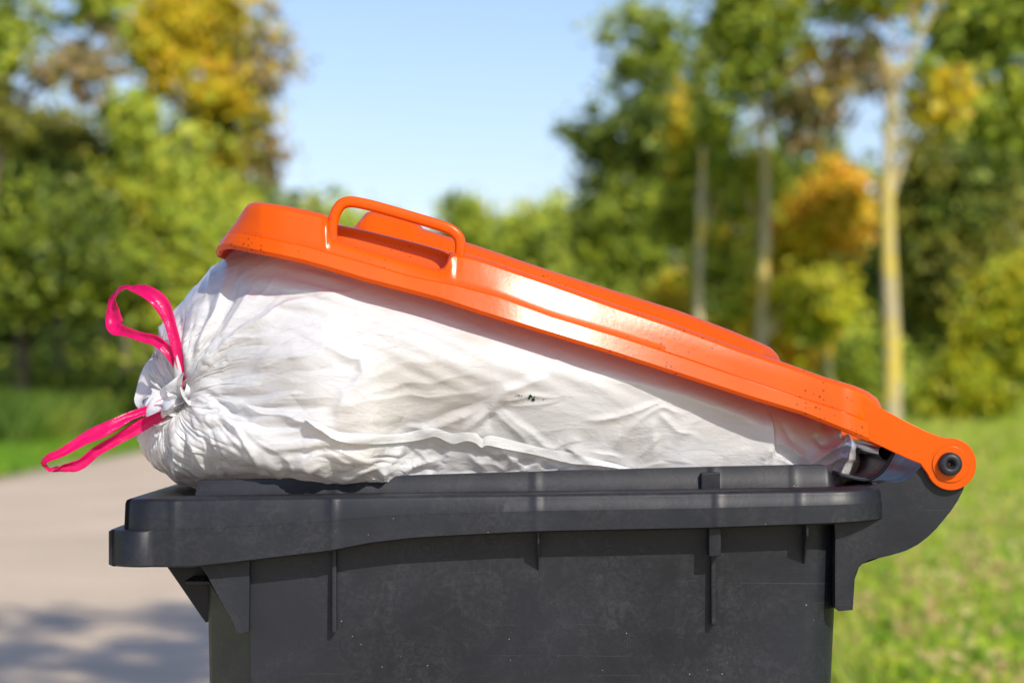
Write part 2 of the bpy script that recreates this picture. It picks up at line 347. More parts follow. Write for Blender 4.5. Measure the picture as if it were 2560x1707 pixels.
def rim_mesh():
    x0, x1 = X0(299), X0(2243)
    per = perimeter(x0, x1, 0, W, .026, .055, 190)
    rows = []
    zmul = lambda px, tab: CAM_H - (interp(px, tab) - HORIZON) * K
    for (x, y, nx, ny) in per:
        px = px_of(x)
        side = min(1, max(0, (px - 310) / 480))
        inset = .0065 * (1 - side) ** 1.5 if abs(ny) > .3 else .0065             # the side draws in towards the front
        ridge = 0
        if ny < -.9:
            for c, a, wd in ((832, .0012, 9), (1341, .0010, 7), (1795, .0012, 7), (2002, .0008, 6), (432, .001, 9)):
                ridge += a * math.exp(-((px - c) / wd) ** 2)
        zt, zb, zr = zmul(px, TOP), zmul(px, BOT), zmul(px, RING)
        led = .0132 * max(0, -nx) ** 1.0 if nx < 0 else 0
        fr = 1 if nx < -.02 else 0
        zs = CAM_H - (1327 - HORIZON) * K
        if not fr: zs = zt - (zt - zb) * .45
        fw = lambda off: off + .016 * max(0, nx) * min(1, max(0, (-off - .006) / .02))
        def q(off, z):
            if x < x0 + .16 and off < -.0255:
                k = -off; return (max(x, x0 + k + .012), min(max(y, k + (inset if y < W / 2 else 0)), W - k - .0065), z)
            return (x + nx * (off + ridge), y + ny * (off + ridge) + (inset if ny < -.3 else (-inset if ny > .3 else 0)), z)
        zr = zmul(min(px_of(x) - 70 * max(0, nx), 2160) if nx > 0 else px, RING)
        rows.append([q(-.006, zb + .0003), q(-.0035 + led, zb), q(led, zb + .0015), q(led, zs - .0015), q(led * .9 - (0 if not fr else .001), zs), q(.0 if fr else -.0004, zs + .0003),
                     q(-.0010, zt - .004), q(-.0022, zt - .0012), q(-.005, zt), q(-.026, zt + .0012), q(-.030, zt - .0022), q(-.043, zt - .0016), q(-.0455, zt + .0004), q(-.0475, zr + .0), q(-.0505, zr + .0006), q(-.0525, zr - .001), q(-.055, zt - .02), q(-.056, zt - .035)])
    n = len(per); m = len(rows[0]); V = [c for r in rows for c in r]; F = []
    for i in range(n):
        i2 = (i + 1) % n
        for j in range(m - 1): F.append((i * m + j, i2 * m + j, i2 * m + j + 1, i * m + j + 1))
    return V, F
V, F = rim_mesh()
rim = mesh_np('rim', V, F, M_DARK, bin_)
es = rim.modifiers.new('es', 'EDGE_SPLIT'); es.split_angle = R(50)

def body_mesh():
    # plan at the top: chamfered front corner, rounded rear corner; tapers to the foot
    s3 = 1 + .03 / CAM_D
    xa = (619 - 1280) * K * s3; xf = (512 - 1280) * K * 1.045; xr = (2094 - 1280) * K * 1.035
    near, fr = .032, W - .032
    plan = [(xf, .10), (xf + .004, .092), (xa - .003, near + .003), (xa, near)]
    for k in range(1, 40): plan.append((xa + (xr - .03 - xa) * k / 40, near))
    for k in range(13):
        a = -math.pi / 2 + k * math.pi / 24; plan.append((xr - .03 + .03 * math.cos(a), near + .03 + .03 * math.sin(a)))
    plan2 = [(x, W - y) for x, y in plan][::-1]
    plan = plan + plan2; n = len(plan)
    zt = Z0(1255); V = []; F = []
    zs = [zt, zt - .06, zt - .12, zt - .20, .72, .6, .5, .4, .3, .2, .1, .065]
    for z in zs:
        dz = zt - z
        for (x, y) in plan:
            if x < -.2 or x < 0: xx = x + dz * .018 * min(1, -x / .25)
            else: xx = x - dz * .044 * min(1, x / .25)
            yy = y + (.30 - y) * dz * .10
            V.append((xx, yy, z))
    for j in range(len(zs) - 1):
        for i in range(n): F.append((j * n + i, j * n + (i + 1) % n, (j + 1) * n + (i + 1) % n, (j + 1) * n + i))
    return V, F, n, len(zs)
V, F, nb, mb = body_mesh()
bm = bmesh.new(); vs = [bm.verts.new(v) for v in V]
for f in F: bm.faces.new([vs[i] for i in f])
bm.faces.new([vs[(mb - 1) * nb + i] for i in range(nb)])
body = obj_bm('body', bm, M_DARK, bin_, True)
so = body.modifiers.new('s', 'SOLIDIFY'); so.thickness = .004; so.offset = -1
es = body.modifiers.new('es', 'EDGE_SPLIT'); es.split_angle = R(28)

# gussets, ribs
plate('gusset', [(494, 1405), (624, 1400), (622, 1578), (600, 1584), (590, 1577), (588, 1566), (577, 1545), (520, 1440)], .0225, .034, M_DARK, bin_, .0012)
plate('gusset', [(494, 1405), (624, 1400), (622, 1578), (600, 1584), (590, 1577), (588, 1566), (577, 1545), (520, 1440)], .0225, .034, M_DARK, bin_, .0012, True)
plate('rib', [(829, 1370), (841, 1370), (842, 1574), (838, 1582), (832, 1582), (829, 1574)], .0245, .036, M_DARK, bin_, .0014, True)
plate('gusset', [(412, 1408), (536, 1408), (528, 1550), (514, 1556), (500, 1530)], .112, .118, M_DARK, bin_, .0008)
plate('gusset_shelf', [(460, 1452), (540, 1452), (540, 1460), (466, 1460)], .05, .12, M_DARK, bin_, .0005)
plate('rib', [(829, 1370), (841, 1370), (842, 1574), (838, 1582), (832, 1582), (829, 1574)], .0245, .036, M_DARK, bin_, .0014)
def fin(px, ytop, yend, depth, wpx, parent=bin_, name='rib'):
    """triangular stiffener standing out of the body under the rim"""
    bm = bmesh.new(); z1, z0 = Z0(ytop, .03), Z0(yend, .03); h = wpx * K / 2; x = X0(px, .03)
    y = .034
    v = [bm.verts.new(c) for c in ((x - h, y, z1), (x + h, y, z1), (x + h, y - depth, z1), (x - h, y - depth, z1), (x - h * .6, y, z0), (x + h * .6, y, z0), (x + h * .7, y - depth, z1 - .012), (x - h * .7, y - depth, z1 - .012))]
    for f in ((0, 1, 2, 3), (0, 3, 7, 4), (1, 5, 6, 2), (3, 2, 6, 7), (7, 6, 5, 4), (0, 4, 5, 1)): bm.faces.new([v[i] for i in f])
    return bevel(obj_bm(name, bm, M_DARK, parent), .001)
fin(1345, 1320, 1428, .024, 8)
plate('rib', [(1772, 1318), (1803, 1318), (1803, 1386), (1798, 1391), (1772, 1391)], .010, .034, M_DARK, bin_, .001)
plate('rib', [(1777, 1380), (1791, 1380), (1791, 1556), (1787, 1563), (1781, 1563), (1778, 1556)], .0245, .036, M_DARK, bin_, .0014)
fin(2010, 1300, 1412, .028, 9)
plate('mount', [(1752, 1181), (1800, 1179), (1800, 1228), (1752, 1229)], .0405, .0478, M_DARK, bin_, .0014)

# hinge lugs at the back of the body
LUG = [(2060, 1255), (2150, 1222), (2214, 1204), (2240, 1204.5), (2256, 1203), (2270, 1197), (2283, 1187), (2296, 1174), (2306, 1162), (2330, 1140), (2380, 1130), (2420, 1165), (2409, 1222), (2394, 1252), (2378, 1276), (2359, 1298), (2340, 1322), (2317, 1344), (2294, 1361), (2267, 1375), (2246, 1382), (2225, 1388), (2203, 1393), (2183, 1396), (2168, 1401), (2156, 1409), (2147, 1418), (2141, 1428), (2137, 1447), (2132, 1524), (2097, 1527), (2088, 1518), (2088, 1330), (2086, 1302), (2060, 1300)]
plate('hinge_lug', LUG, .0250, .060, M_DARK, bin_, .0016)
plate('hinge_lug', LUG, .0250, .060, M_DARK, bin_, .0016, True)
# curved trough wall between the lugs
def strip(name, pts, d0, d1, th, mat, parent):
    pts = spline(pts, 28); bm = bmesh.new(); rows = []
    for i, (x, y) in enumerate(pts):
        a = pts[max(i - 1, 0)]; b = pts[min(i + 1, len(pts) - 1)]; t = np.array(b) - np.array(a); t /= np.linalg.norm(t); nn = np.array((-t[1], t[0])) * th
        p0, p1 = P(x, y, d0), P(x + nn[0], y + nn[1], d0)
        rows.append([bm.verts.new(c) for c in (p0, (p0.x, d1, p0.z), (p1.x, d1, p1.z), p1)])
    for i in range(len(rows) - 1):
        for j in range(4): bm.faces.new((rows[i][j], rows[i][(j + 1) % 4], rows[i + 1][(j + 1) % 4], rows[i + 1][j]))
    bm.faces.new(rows[0]); bm.faces.new(rows[-1][::-1])
    return bevel(obj_bm(name, bm, mat, parent), .0008, 2, 50)
strip('rear_wall', [(2100, 1180), (2135, 1190), (2165, 1194), (2186, 1188), (2204, 1173), (2218, 1152), (2228, 1134), (2234, 1128)], .05, W - .05, 9, M_DARK, bin_)
strip('rear_shelf', [(2180, 1206), (2230, 1208), (2262, 1206), (2290, 1192), (2310, 1170), (2330, 1150)], .034, W - .034, 12, M_DARK, bin_)
V, F = tube_mesh([P(2214, 1130, .052), P(2214, 1130, .052) + Vector((0, .2, 0)), P(2214, 1130, .052) + Vector((0, W - .104, 0))], [.0062] * 3, 20)
mgl, n_, l_, o_ = mat_new('glossy_black_bar'); bb = nd(n_, 'ShaderNodeBsdfPrincipled', Roughness=.12); bb.inputs['Base Color'].default_value = (.02, .022, .03, 1); l_.new(bb.outputs[0], o_.inputs[0])
mesh_np('handle_bar', V, F, mgl, bin_)
# axle and wheels under the body (stand on the road)
V, F = tube_mesh([(.262, .04, .10), (.262, .52, .10)], [.011] * 2, 16); mesh_np('axle', V, F, M_DARK, bin_)
M_RUB = M_DARK
for yy in (.025, .535):
    prof = [(.0, -.018), (.035, -.02), (.06, -.014), (.085, -.014), (.092, -.024), (.1, -.016), (.1, .016), (.092, .024), (.085, .014), (.06, .014), (.035, .02), (0, .018)]
    V = []; F = []; ns = 40
    for k in range(ns):
        a = 2 * math.pi * k / ns
        for r_, q in prof: V.append((.262 + r_ * math.cos(a), yy + q, .10 + .009 + r_ * math.sin(a)))
    mp_ = len(prof)
    for k in range(ns):
        for j in range(mp_ - 1): F.append((k * mp_ + j, ((k + 1) % ns) * mp_ + j, ((k + 1) % ns) * mp_ + j + 1, k * mp_ + j + 1))
    mesh_np('wheel', V, F, M_RUB, bin_)

# ------------------------------------------------------------------ lid
LOW = [(546, 634), (552, 621), (564, 614), (580, 613.5), (596, 616), (643, 626), (698, 637), (761, 651), (819, 667), (914, 696), (1010, 721), (1106, 746), (1200, 777), (1370, 829), (1540, 881), (1710, 936), (1880, 991), (2008, 1029), (2135, 1080), (2200, 1110)]
GRV = [(546, 604), (565, 588), (596, 587), (660, 597), (760, 618), (838, 640), (914, 661), (1010, 690), (1060, 701), (1138, 716), (1240, 743), (1370, 792), (1540, 843), (1710, 898), (1880, 957), (2008, 1000), (2080, 1022), (2135, 1043), (2200, 1076)]
CRE = [(546, 556), (556, 545), (566, 534), (578, 523), (590, 517), (610, 514), (653, 514), (723, 524), (787, 538), (812, 544), (830, 548), (1141, 640), (1157, 641), (1200, 652), (1370, 710), (1540, 770), (1668, 812), (1748, 841), (1850, 878), (1963, 915), (2060, 950), (2135, 972), (2165, 985), (2186, 1000), (2196, 1017), (2200, 1030)]
NOT = [(800, 540), (812, 556), (816, 592), (825, 604), (851, 612), (946, 641), (1042, 669), (1080, 680), (1097, 682), (1112, 676), (1124, 664), (1133, 650), (1141, 641), (1150, 640)]
WAL = [(800, 541), (830, 566), (914, 584), (1042, 615), (1138, 642), (1160, 645)]
# silhouette of the raised middle of the lid (seen further back)
RID = [(546, 560), (600, 530), (700, 540), (800, 556), (850, 580), (872, 572), (900, 539), (914, 535), (960, 544), (1010, 556), (1026, 562), (1037, 577), (1200, 626), (1370, 681), (1540, 732), (1710, 783), (1838, 830), (1923, 864), (1948, 876), (1960, 888), (1966, 905), (2050, 960), (2190, 1010), (2200, 1035)]
BULX = np.arange(540, 2210, 5.0); _a = np.interp(BULX, [540, 1120, 1240, 1380, 1500, 1740, 1920, 2060, 2200], [-.030, -.015, .03, .105, .155, .16, .04, -.10, -.14])
BULY = np.cumsum(np.tan(_a) * 5 * K); BULY -= BULY.min() + .007
def lid_mesh():
    xs = list(np.concatenate([np.linspace(546, 620, 26), np.arange(624, 800, 6), np.arange(800, 870, 2.5), np.arange(870, 1080, 5), np.arange(1080, 1170, 2.5), np.arange(1170, 1930, 12), np.arange(1930, 2201, 5)]))
    cols = []
    RC = 170.0
    for X in xs:
        t = min(1, (X - 546) / RC)
        dn = .062 * (1 - math.sqrt(max(0, 1 - (1 - t) ** 2)))
        dr = .02 * max(0, (X - 2100) / 100) ** 2 if X > 2100 else 0
        dn += dr + float(np.interp(X, BULX, BULY))
        sh = max(0, 1 - (X - 546) / 110.0)                              # front leans back
        yl, yg, yc, yr = (float(interp(X, q)) for q in (LOW, GRV, CRE, RID))
        rec = 800 < X < 1150
        def Q(d, y, lean=0.0): return tuple(P(X + lean * sh, y, d + dn))
        kt = float(np.interp(X, [1400, 1850], [1, .40]))
        col = [Q(.0035, yl + 1), Q(.0, yl), Q(-.0008, yl - 3), Q(-.0008 + .0034 * kt, yg + 5, 10), Q(.0054, yg + 2, 14), Q(.0060, yg - 3, 16)]
        cn = []; c_ = yc
        for f in (.25, .5, .75):
            cn.append(Q(.0060 + .0070 * f * kt, (yg - 3) + (yc + 10 - yg + 3) * f, 16 + 34 * f))
        cn += [Q(.0062 + .0070 * kt, yc + 9, 50), Q(.0095 + .0070 * kt, yc + 3, 56), Q(.0235, yc, 60)]
        for f in (.2, .4, .6, .8, 1.0):
            p = P(X + 64 * sh, yc, .0245 + dn); cn.append((p.x, .0245 + .035 * f + dn, p.z + .0015 * f))
        if rec:
            yn = max(float(interp(X, NOT)), yc); yw = max(float(interp(X, WAL)), yc)
            m = min(1, (yn - yc) / 40); cr = []
            for f in (.25, .5, .75): cr.append(Q(.0060 + .0035 * f, (yg - 3) + (yn + 4 - (yg - 3)) * f))
            fl = yn + 16
            cr += [Q(.0097, yn + 4), Q(.0115, yn + 1), Q(.0145, yn)]
            cr += [Q(.022, yn + 5), Q(.050, fl), Q(.0525, max(yw + 8, min(fl, yw + 20))), Q(.055, yw + 2), Q(.059, yw)]
            m2 = m * m * (3 - 2 * m)
            cn = [tuple(a + (b - a) * m2 for a, b in zip(p, q)) for p, q in zip(cn, cr)]
        col += cn
        # raised middle, as tall as its outline further back
        last = col[-1]
        zr = P(X, yr, .125).z; zr = max(zr, last[2]) if not rec else zr
        xr_ = P(X + 64 * sh, 0, .0235 + dn).x
        base_z = last[2]
        col += [(xr_, .100, base_z + (zr - base_z) * .1), (xr_, .112, base_z + (zr - base_z) * .75), (xr_, .125, zr), (xr_, .16, zr + .001), (xr_, .22, zr + .003), (xr_, W / 2, zr + .003)]
        full = col + [(x, W - y, z) for x, y, z in col[:-1]][::-1]
        cols.append(full)
    m = len(cols[0]); V = [c for q in cols for c in q]; F = []
    for i in range(len(cols) - 1):
        for j in range(m - 1): F.append((i * m + j, i * m + j + 1, (i + 1) * m + j + 1, (i + 1) * m + j))
    # front wall and back wall
    F2 = []
    for j in range(1, m // 2 - 1):
        F2.append((j, m - 1 - j, m - 2 - j, j + 1))
        b = (len(cols) - 1) * m
        if j > 4: F2.append((b + j, b + j + 1, b + m - 2 - j, b + m - 1 - j))
    return V, F + F2
V, F = lid_mesh()
lid = mesh_np('lid', V, F, M_OR, bin_)
so = lid.modifiers.new('s', 'SOLIDIFY'); so.thickness = .0028; so.offset = -1
es = lid.modifiers.new('es', 'EDGE_SPLIT'); es.split_angle = R(30)
AD = min(.0205, float(np.interp(2162, BULX, BULY)) + .0015); print('arm depth', AD)
# arms that carry the lid on the hinge
ARM = [(2150, 1020), (2156, 990), (2172, 996), (2195, 1015), (2244, 1042), (2285, 1063), (2321, 1080), (2350, 1091), (2371, 1096)]
c0 = (2378, 1160)
for k in range(0, 27):
    a = R(-92 + k * 10); ARM.append((c0[0] + 63 * math.cos(a), c0[1] + 65 * math.sin(a)))
    if a > R(166): break
ARM += [(2313, 1170), (2302, 1159), (2267, 1145), (2225, 1126), (2160, 1094)]
ARM.insert(ARM.index((2160, 1094)), (2200, 1113))
a1_ = plate('hinge_arm', ARM, AD, .0238, M_OR, lid, .0025)
a2_ = plate('hinge_arm', ARM, AD, .0238, M_OR, lid, .0025, True)
for a_ in (a1_, a2_):
    for v in a_.data.vertices:
        yy = v.co.y if a_ is a1_ else W - v.co.y; q = px_of(v.co.x, yy)
        if q < 2196: yy += min(.012, (2200 - q) / 45 * .010) if yy < AD + .001 else .011
        v.co.y = yy if a_ is a1_ else W - yy
def disc(name, px, py, d0, d1, r_, mat, parent, hole=0.0, bev=.0012):
    bm = bmesh.new(); c = P(px, py, d0); n = 48; rings = []
    prof = [(hole, d0 + .004), (hole, d0), (r_, d0), (r_, d1)] if hole else [(r_, d0), (r_, d1)]
    for rr, dd in prof: rings.append([bm.verts.new((c.x + rr * math.cos(2 * math.pi * k / n), dd, c.z + rr * math.sin(2 * math.pi * k / n))) for k in range(n)])
    for a, b in zip(rings, rings[1:]):
        for k in range(n): bm.faces.new((a[k], a[(k + 1) % n], b[(k + 1) % n], b[k]))
    bm.faces.new(rings[0]); bm.faces.new(rings[-1])
    return bevel(obj_bm(name, bm, mat, parent), bev, 3, 40)
disc('hinge_boss', 2377, 1160, AD - .0015, AD + .002, .0158, M_OR, lid, 0, .0008)
def pin(d0, sgn):
    bm = bmesh.new(); c = P(2382, 1161, 0); n = 48; rings = []
    for rr, dd in [(.0008, .003), (.0018, -.0035), (.0034, -.0055), (.0040, -.0072), (.0056, -.0080), (.0086, -.0074), (.0098, -.0055), (.0100, -.002), (.0100, .006)]:
        rings.append([bm.verts.new((c.x + rr * math.cos(2 * math.pi * k / n), d0 + sgn * dd, c.z + rr * math.sin(2 * math.pi * k / n))) for k in range(n)])
    for a, b in zip(rings, rings[1:]):
        for k in range(n): bm.faces.new((a[k], a[(k + 1) % n], b[(k + 1) % n], b[k]))
    bm.faces.new(rings[0])
    return obj_bm('hinge_pin', bm, M_DARK, bin_, True)
pin(AD - .002, 1); pin(W - AD + .002, -1)
# grab handle over the notch in the lid
def handle(dd, mirror=False):
    c = spline([(829, 612), (828, 592), (829, 572), (835, 545), (843, 525), (856, 510), (876, 505), (905, 509), (950, 520), (1040, 546), (1106, 566), (1132, 578), (1147, 594), (1151, 612), (1150, 632), (1148, 660)], 64)
    pts = []; rr = []
    for i, (x, y) in enumerate(c):
        t = i / 63; p = P(x, y, dd)
        if mirror: p.y = W - dd
        pts.append(p); rr.append(.0044 + .0016 * max(0, 1 - t * 5) + .0004 * math.sin(t * 3))
    V = []; F = []; seg = 20
    pv = [Vector(p) for p in pts]
    for i, p in enumerate(pv):
        t = (pv[min(i + 1, 63)] - pv[max(i - 1, 0)]).normalized(); u = Vector((0, 1, 0)); v = t.cross(u).normalized()
        for k in range(seg):
            a = 2 * math.pi * k / seg; ca, sa = math.cos(a), math.sin(a)
            q = lambda s: math.copysign(abs(s) ** .62, s)
            V.append(p + u * q(ca) * .0058 + v * q(sa) * rr[i])
    for i in range(63):
        for k in range(seg): F.append((i * seg + k, i * seg + (k + 1) % seg, (i + 1) * seg + (k + 1) % seg, (i + 1) * seg + k))
    return mesh_np('lid_handle', V, F, M_OR, lid)
handle(.018)

# ------------------------------------------------------------------ the bag
def bag_target(s):
    """s: unit vectors (...,3) -> smooth stuffed bag"""
    a, b, c = s[..., 0], s[..., 1], s[..., 2]
    rho = np.sqrt(b * b + c * c) + 1e-9
    A = ((a + 1) / 2); A = A ** 1.15
    r = np.clip(1 - np.abs(a) ** 6.5, 0, 1) ** (1 / 3.0)
    x0 = 395 + (2165 - 395) * A                                   # elevation coordinate
    TOPB = [(360, 800), (430, 720), (520, 650), (600, 592), (700, 588), (800, 606), (1000, 672), (1240, 752), (1540, 850), (1880, 962), (2080, 1022), (2180, 1066)]
    BOTB = [(360, 1236), (460, 1276), (560, 1262), (650, 1246), (930, 1240), (1050, 1250), (1200, 1310), (2100, 1310), (2180, 1260)]
    NEAR = [(380, .045), (500, .045), (620, .045), (720, .024), (860, .0), (1200, -.002), (1400, .006), (1600, .020), (1800, .038), (2000, .050), (2160, .07)]
    sc = 1 + .10 / CAM_D
    zt = CAM_H - (interp(x0, TOPB) - HORIZON) * K * sc; zb = CAM_H - (interp(x0, BOTB) - HORIZON) * K * sc
    yn = interp(x0, NEAR); yf = .47; yc = (yn + yf) / 2; ay = (yf - yn) / 2
    zc = zb + (zt - zb) * .46
    sg = lambda q, e: np.sign(q) * np.abs(q) ** e
    cb, cc = b / rho, c / rho
    e = .72
    nn_ = 3.7; RR = (np.abs(cb) ** nn_ + np.abs(cc) ** nn_) ** (-1 / nn_)
    y = yc + ay * r * cb * RR
    z = zc + (zc - zb + (zt - 2 * zc + zb) * (.5 + .5 * np.tanh(cc * 5))) * r * cc * RR
    pyz = HORIZON + (CAM_H - z) / (K * 1.09)
    XL = [(600, 405), (655, 395), (700, 395), (745, 392), (780, 385), (820, 378), (880, 378), (950, 372), (1020, 362), (1080, 352), (1120, 352), (1150, 360), (1185, 385), (1218, 420)]
    xl = (interp(pyz, XL) - 1280) * K * 1.09; xr = (2170 - 1280) * K * 1.08
    x = xl + (xr - xl) * A
    # inside the rim for most of its length
    pxx = x / (K * 1.03) + 1280; zr = CAM_H - (interp(pxx, RING) - HORIZON) * K
    t = np.clip((zr + .105 - z) / .105, 0, 1) ** 1.25; g = np.clip((pxx - 940) / 90, 0, 1)
    y0_ = interp(pxx, NEAR); lim = y0_ + (.064 - y0_) * t
    y = np.where((g > 0) & (y < .24), y + np.maximum(0, lim - y) * g, y)
    return np.stack([x, y, z], -1)
GD = np.array([-.86, -.50, .02]); GD /= np.linalg.norm(GD)
def sphere_grid(nu, nv):
    g = GD; t1 = np.cross(g, (0, 0, 1)); t1 /= np.linalg.norm(t1); t2 = np.cross(g, t1)
    v = np.linspace(0, 1, nv); th = .02 + (math.pi - .05) * v ** 1.0
    u = np.arange(nu) / nu * 2 * math.pi
    TH, U = np.meshgrid(th, u, indexing='ij')
    return np.cos(TH)[..., None] * g + np.sin(TH)[..., None] * (np.cos(U)[..., None] * t1 + np.sin(U)[..., None] * t2)
CREASES = [  # (line, softness on its right-hand side, on its left-hand side, height m)
 ([(485, 940), (586, 842), (691, 772), (835, 734), (940, 707)], 26, 8, .0045),
 ([(477, 946), (607, 824), (760, 740)], 14, 8, .003), ([(500, 925), (592, 846), (669, 836), (760, 850)], 22, 6, .003),
 ([(511, 740), (519, 793), (462, 930)], 10, 16, -.004), ([(560, 690), (540, 800), (480, 930)], 12, 8, .0045), ([(596, 690), (557, 812), (492, 930)], 10, 10, -.004),
 ([(640, 700), (575, 825), (492, 935)], 8, 16, .004), ([(690, 735), (600, 820), (500, 940)], 12, 6, -.0025),
 ([(470, 950), (553, 950), (653, 925), (700, 929)], 12, 22, -.0016), ([(480, 975), (560, 968), (650, 950)], 18, 12, .0018), ([(489, 990), (577, 992), (688, 977), (740, 986)], 10, 24, -.0024),
 ([(500, 935), (620, 890), (760, 877), (840, 890)], 30, 18, .003), ([(546, 990), (626, 1017), (760, 1055), (850, 1090)], 9, 34, .0055), ([(530, 1010), (640, 1050), (770, 1085)], 14, 10, -.004),
 ([(470, 1010), (519, 1053), (554, 1038), (596, 1072), (640, 1150), (668, 1212)], 14, 8, .005), ([(505, 1085), (560, 1062), (590, 1100)], 10, 10, -.004),
 ([(443, 1030), (435, 1099), (427, 1157), (462, 1218)], 10, 16, .006), ([(455, 1050), (462, 1118), (475, 1190)], 8, 8, -.004), ([(458, 1080), (492, 1150), (531, 1197)], 14, 6, .005), ([(477, 1080), (540, 1150), (590, 1205)], 10, 10, -.003),
 ([(584, 1080), (630, 1150), (650, 1205)], 9, 9, -.003), ([(531, 1168), (569, 1160), (615, 1191)], 20, 7, .004), ([(400, 1050), (405, 1110), (440, 1190)], 10, 10, -.003),
 ([(800, 858), (893, 896), (898, 930), (855, 975), (848, 1024), (855, 1079)], 10, 40, .0045), ([(640, 945), (740, 932), (855, 920)], 18, 26, -.0018), ([(660, 1030), (740, 1028), (838, 1018)], 12, 26, -.0025), ([(640, 1000), (740, 1000), (850, 992)], 16, 16, .002),
 ([(851, 1006), (1010, 962), (1216, 924)], 8, 14, .0016), ([(855, 1010), (1079, 984), (1234, 978)], 10, 8, .0018), ([(880, 960), (1000, 915), (1120, 890)], 12, 10, .0014),
 ([(960, 1090), (1113, 1037), (1215, 1000)], 22, 14, -.003), ([(1010, 1078), (1130, 1050), (1225, 1015)], 16, 9, .004),
 ([(1144, 1082), (1182, 1061), (1230, 1030), (1244, 1003), (1268, 972), (1354, 938), (1410, 879)], 24, 9, .004), ([(1190, 1085), (1240, 1050), (1275, 1005)], 9, 9, -.003),
 ([(951, 1172), (1006, 1105)], 22, 9, .005), ([(951, 1172), (872, 1127), (800, 1110)], 9, 16, .004), ([(955, 1206), (951, 1172)], 9, 9, .006), ([(838, 1200), (900, 1175), (948, 1170)], 12, 8, .004), ([(905, 1205), (925, 1185), (945, 1180)], 8, 8, -.004),
 ([(1093, 1195), (1127, 1105)], 26, 6, .0045), ([(986, 1192), (1065, 1144), (1106, 1141)], 12, 8, .004), ([(1000, 1200), (1060, 1165), (1100, 1170)], 8, 8, -.0035), ([(752, 1161), (803, 1182), (838, 1199)], 10, 18, .005), ([(720, 1180), (780, 1140), (860, 1130)], 14, 8, .004), ([(690, 1205), (760, 1185), (800, 1195)], 8, 8, -.003),
 ([(1245, 1030), (1290, 1070), (1330, 1130)], 12, 12, .0022), ([(1265, 1025), (1354, 1106), (1420, 1125)], 16, 8, .0026), ([(1235, 1035), (1230, 1090)], 9, 9, -.002), ([(1170, 1130), (1220, 1190)], 12, 9, .003), ([(1250, 1125), (1330, 1185)], 14, 8, .003), ([(1350, 1140), (1440, 1185)], 12, 8, .002),
 ([(1260, 1000), (1320, 985), (1420, 988)], 7, 7, .0016), ([(1280, 1010), (1340, 1008), (1400, 996)], 6, 6, .0014), ([(1476, 1053), (1545, 1041), (1591, 1018), (1644, 1011), (1667, 1034)], 8, 7, .003), ([(1514, 1114), (1568, 1064), (1618, 1022)], 26, 12, .003), ([(1600, 1040), (1660, 1020), (1720, 1040)], 6, 6, .0018), ([(1629, 1049), (1633, 1160)], 18, 10, .002), ([(1640, 1030), (1700, 1080), (1750, 1090)], 8, 8, .0016),
 ([(1922, 1040), (1931, 1087), (1928, 1170)], 30, 5, .006), ([(1935, 1110), (1980, 1125), (2019, 1150)], 8, 12, .005), ([(2019, 1158), (2050, 1133), (2134, 1080)], 12, 8, .006), ([(2040, 1170), (2090, 1140), (2150, 1165)], 9, 9, .004), ([(1960, 1060), (1990, 1110)], 9, 9, -.003), ([(2040, 1080), (2060, 1120)], 9, 9, -.004)]
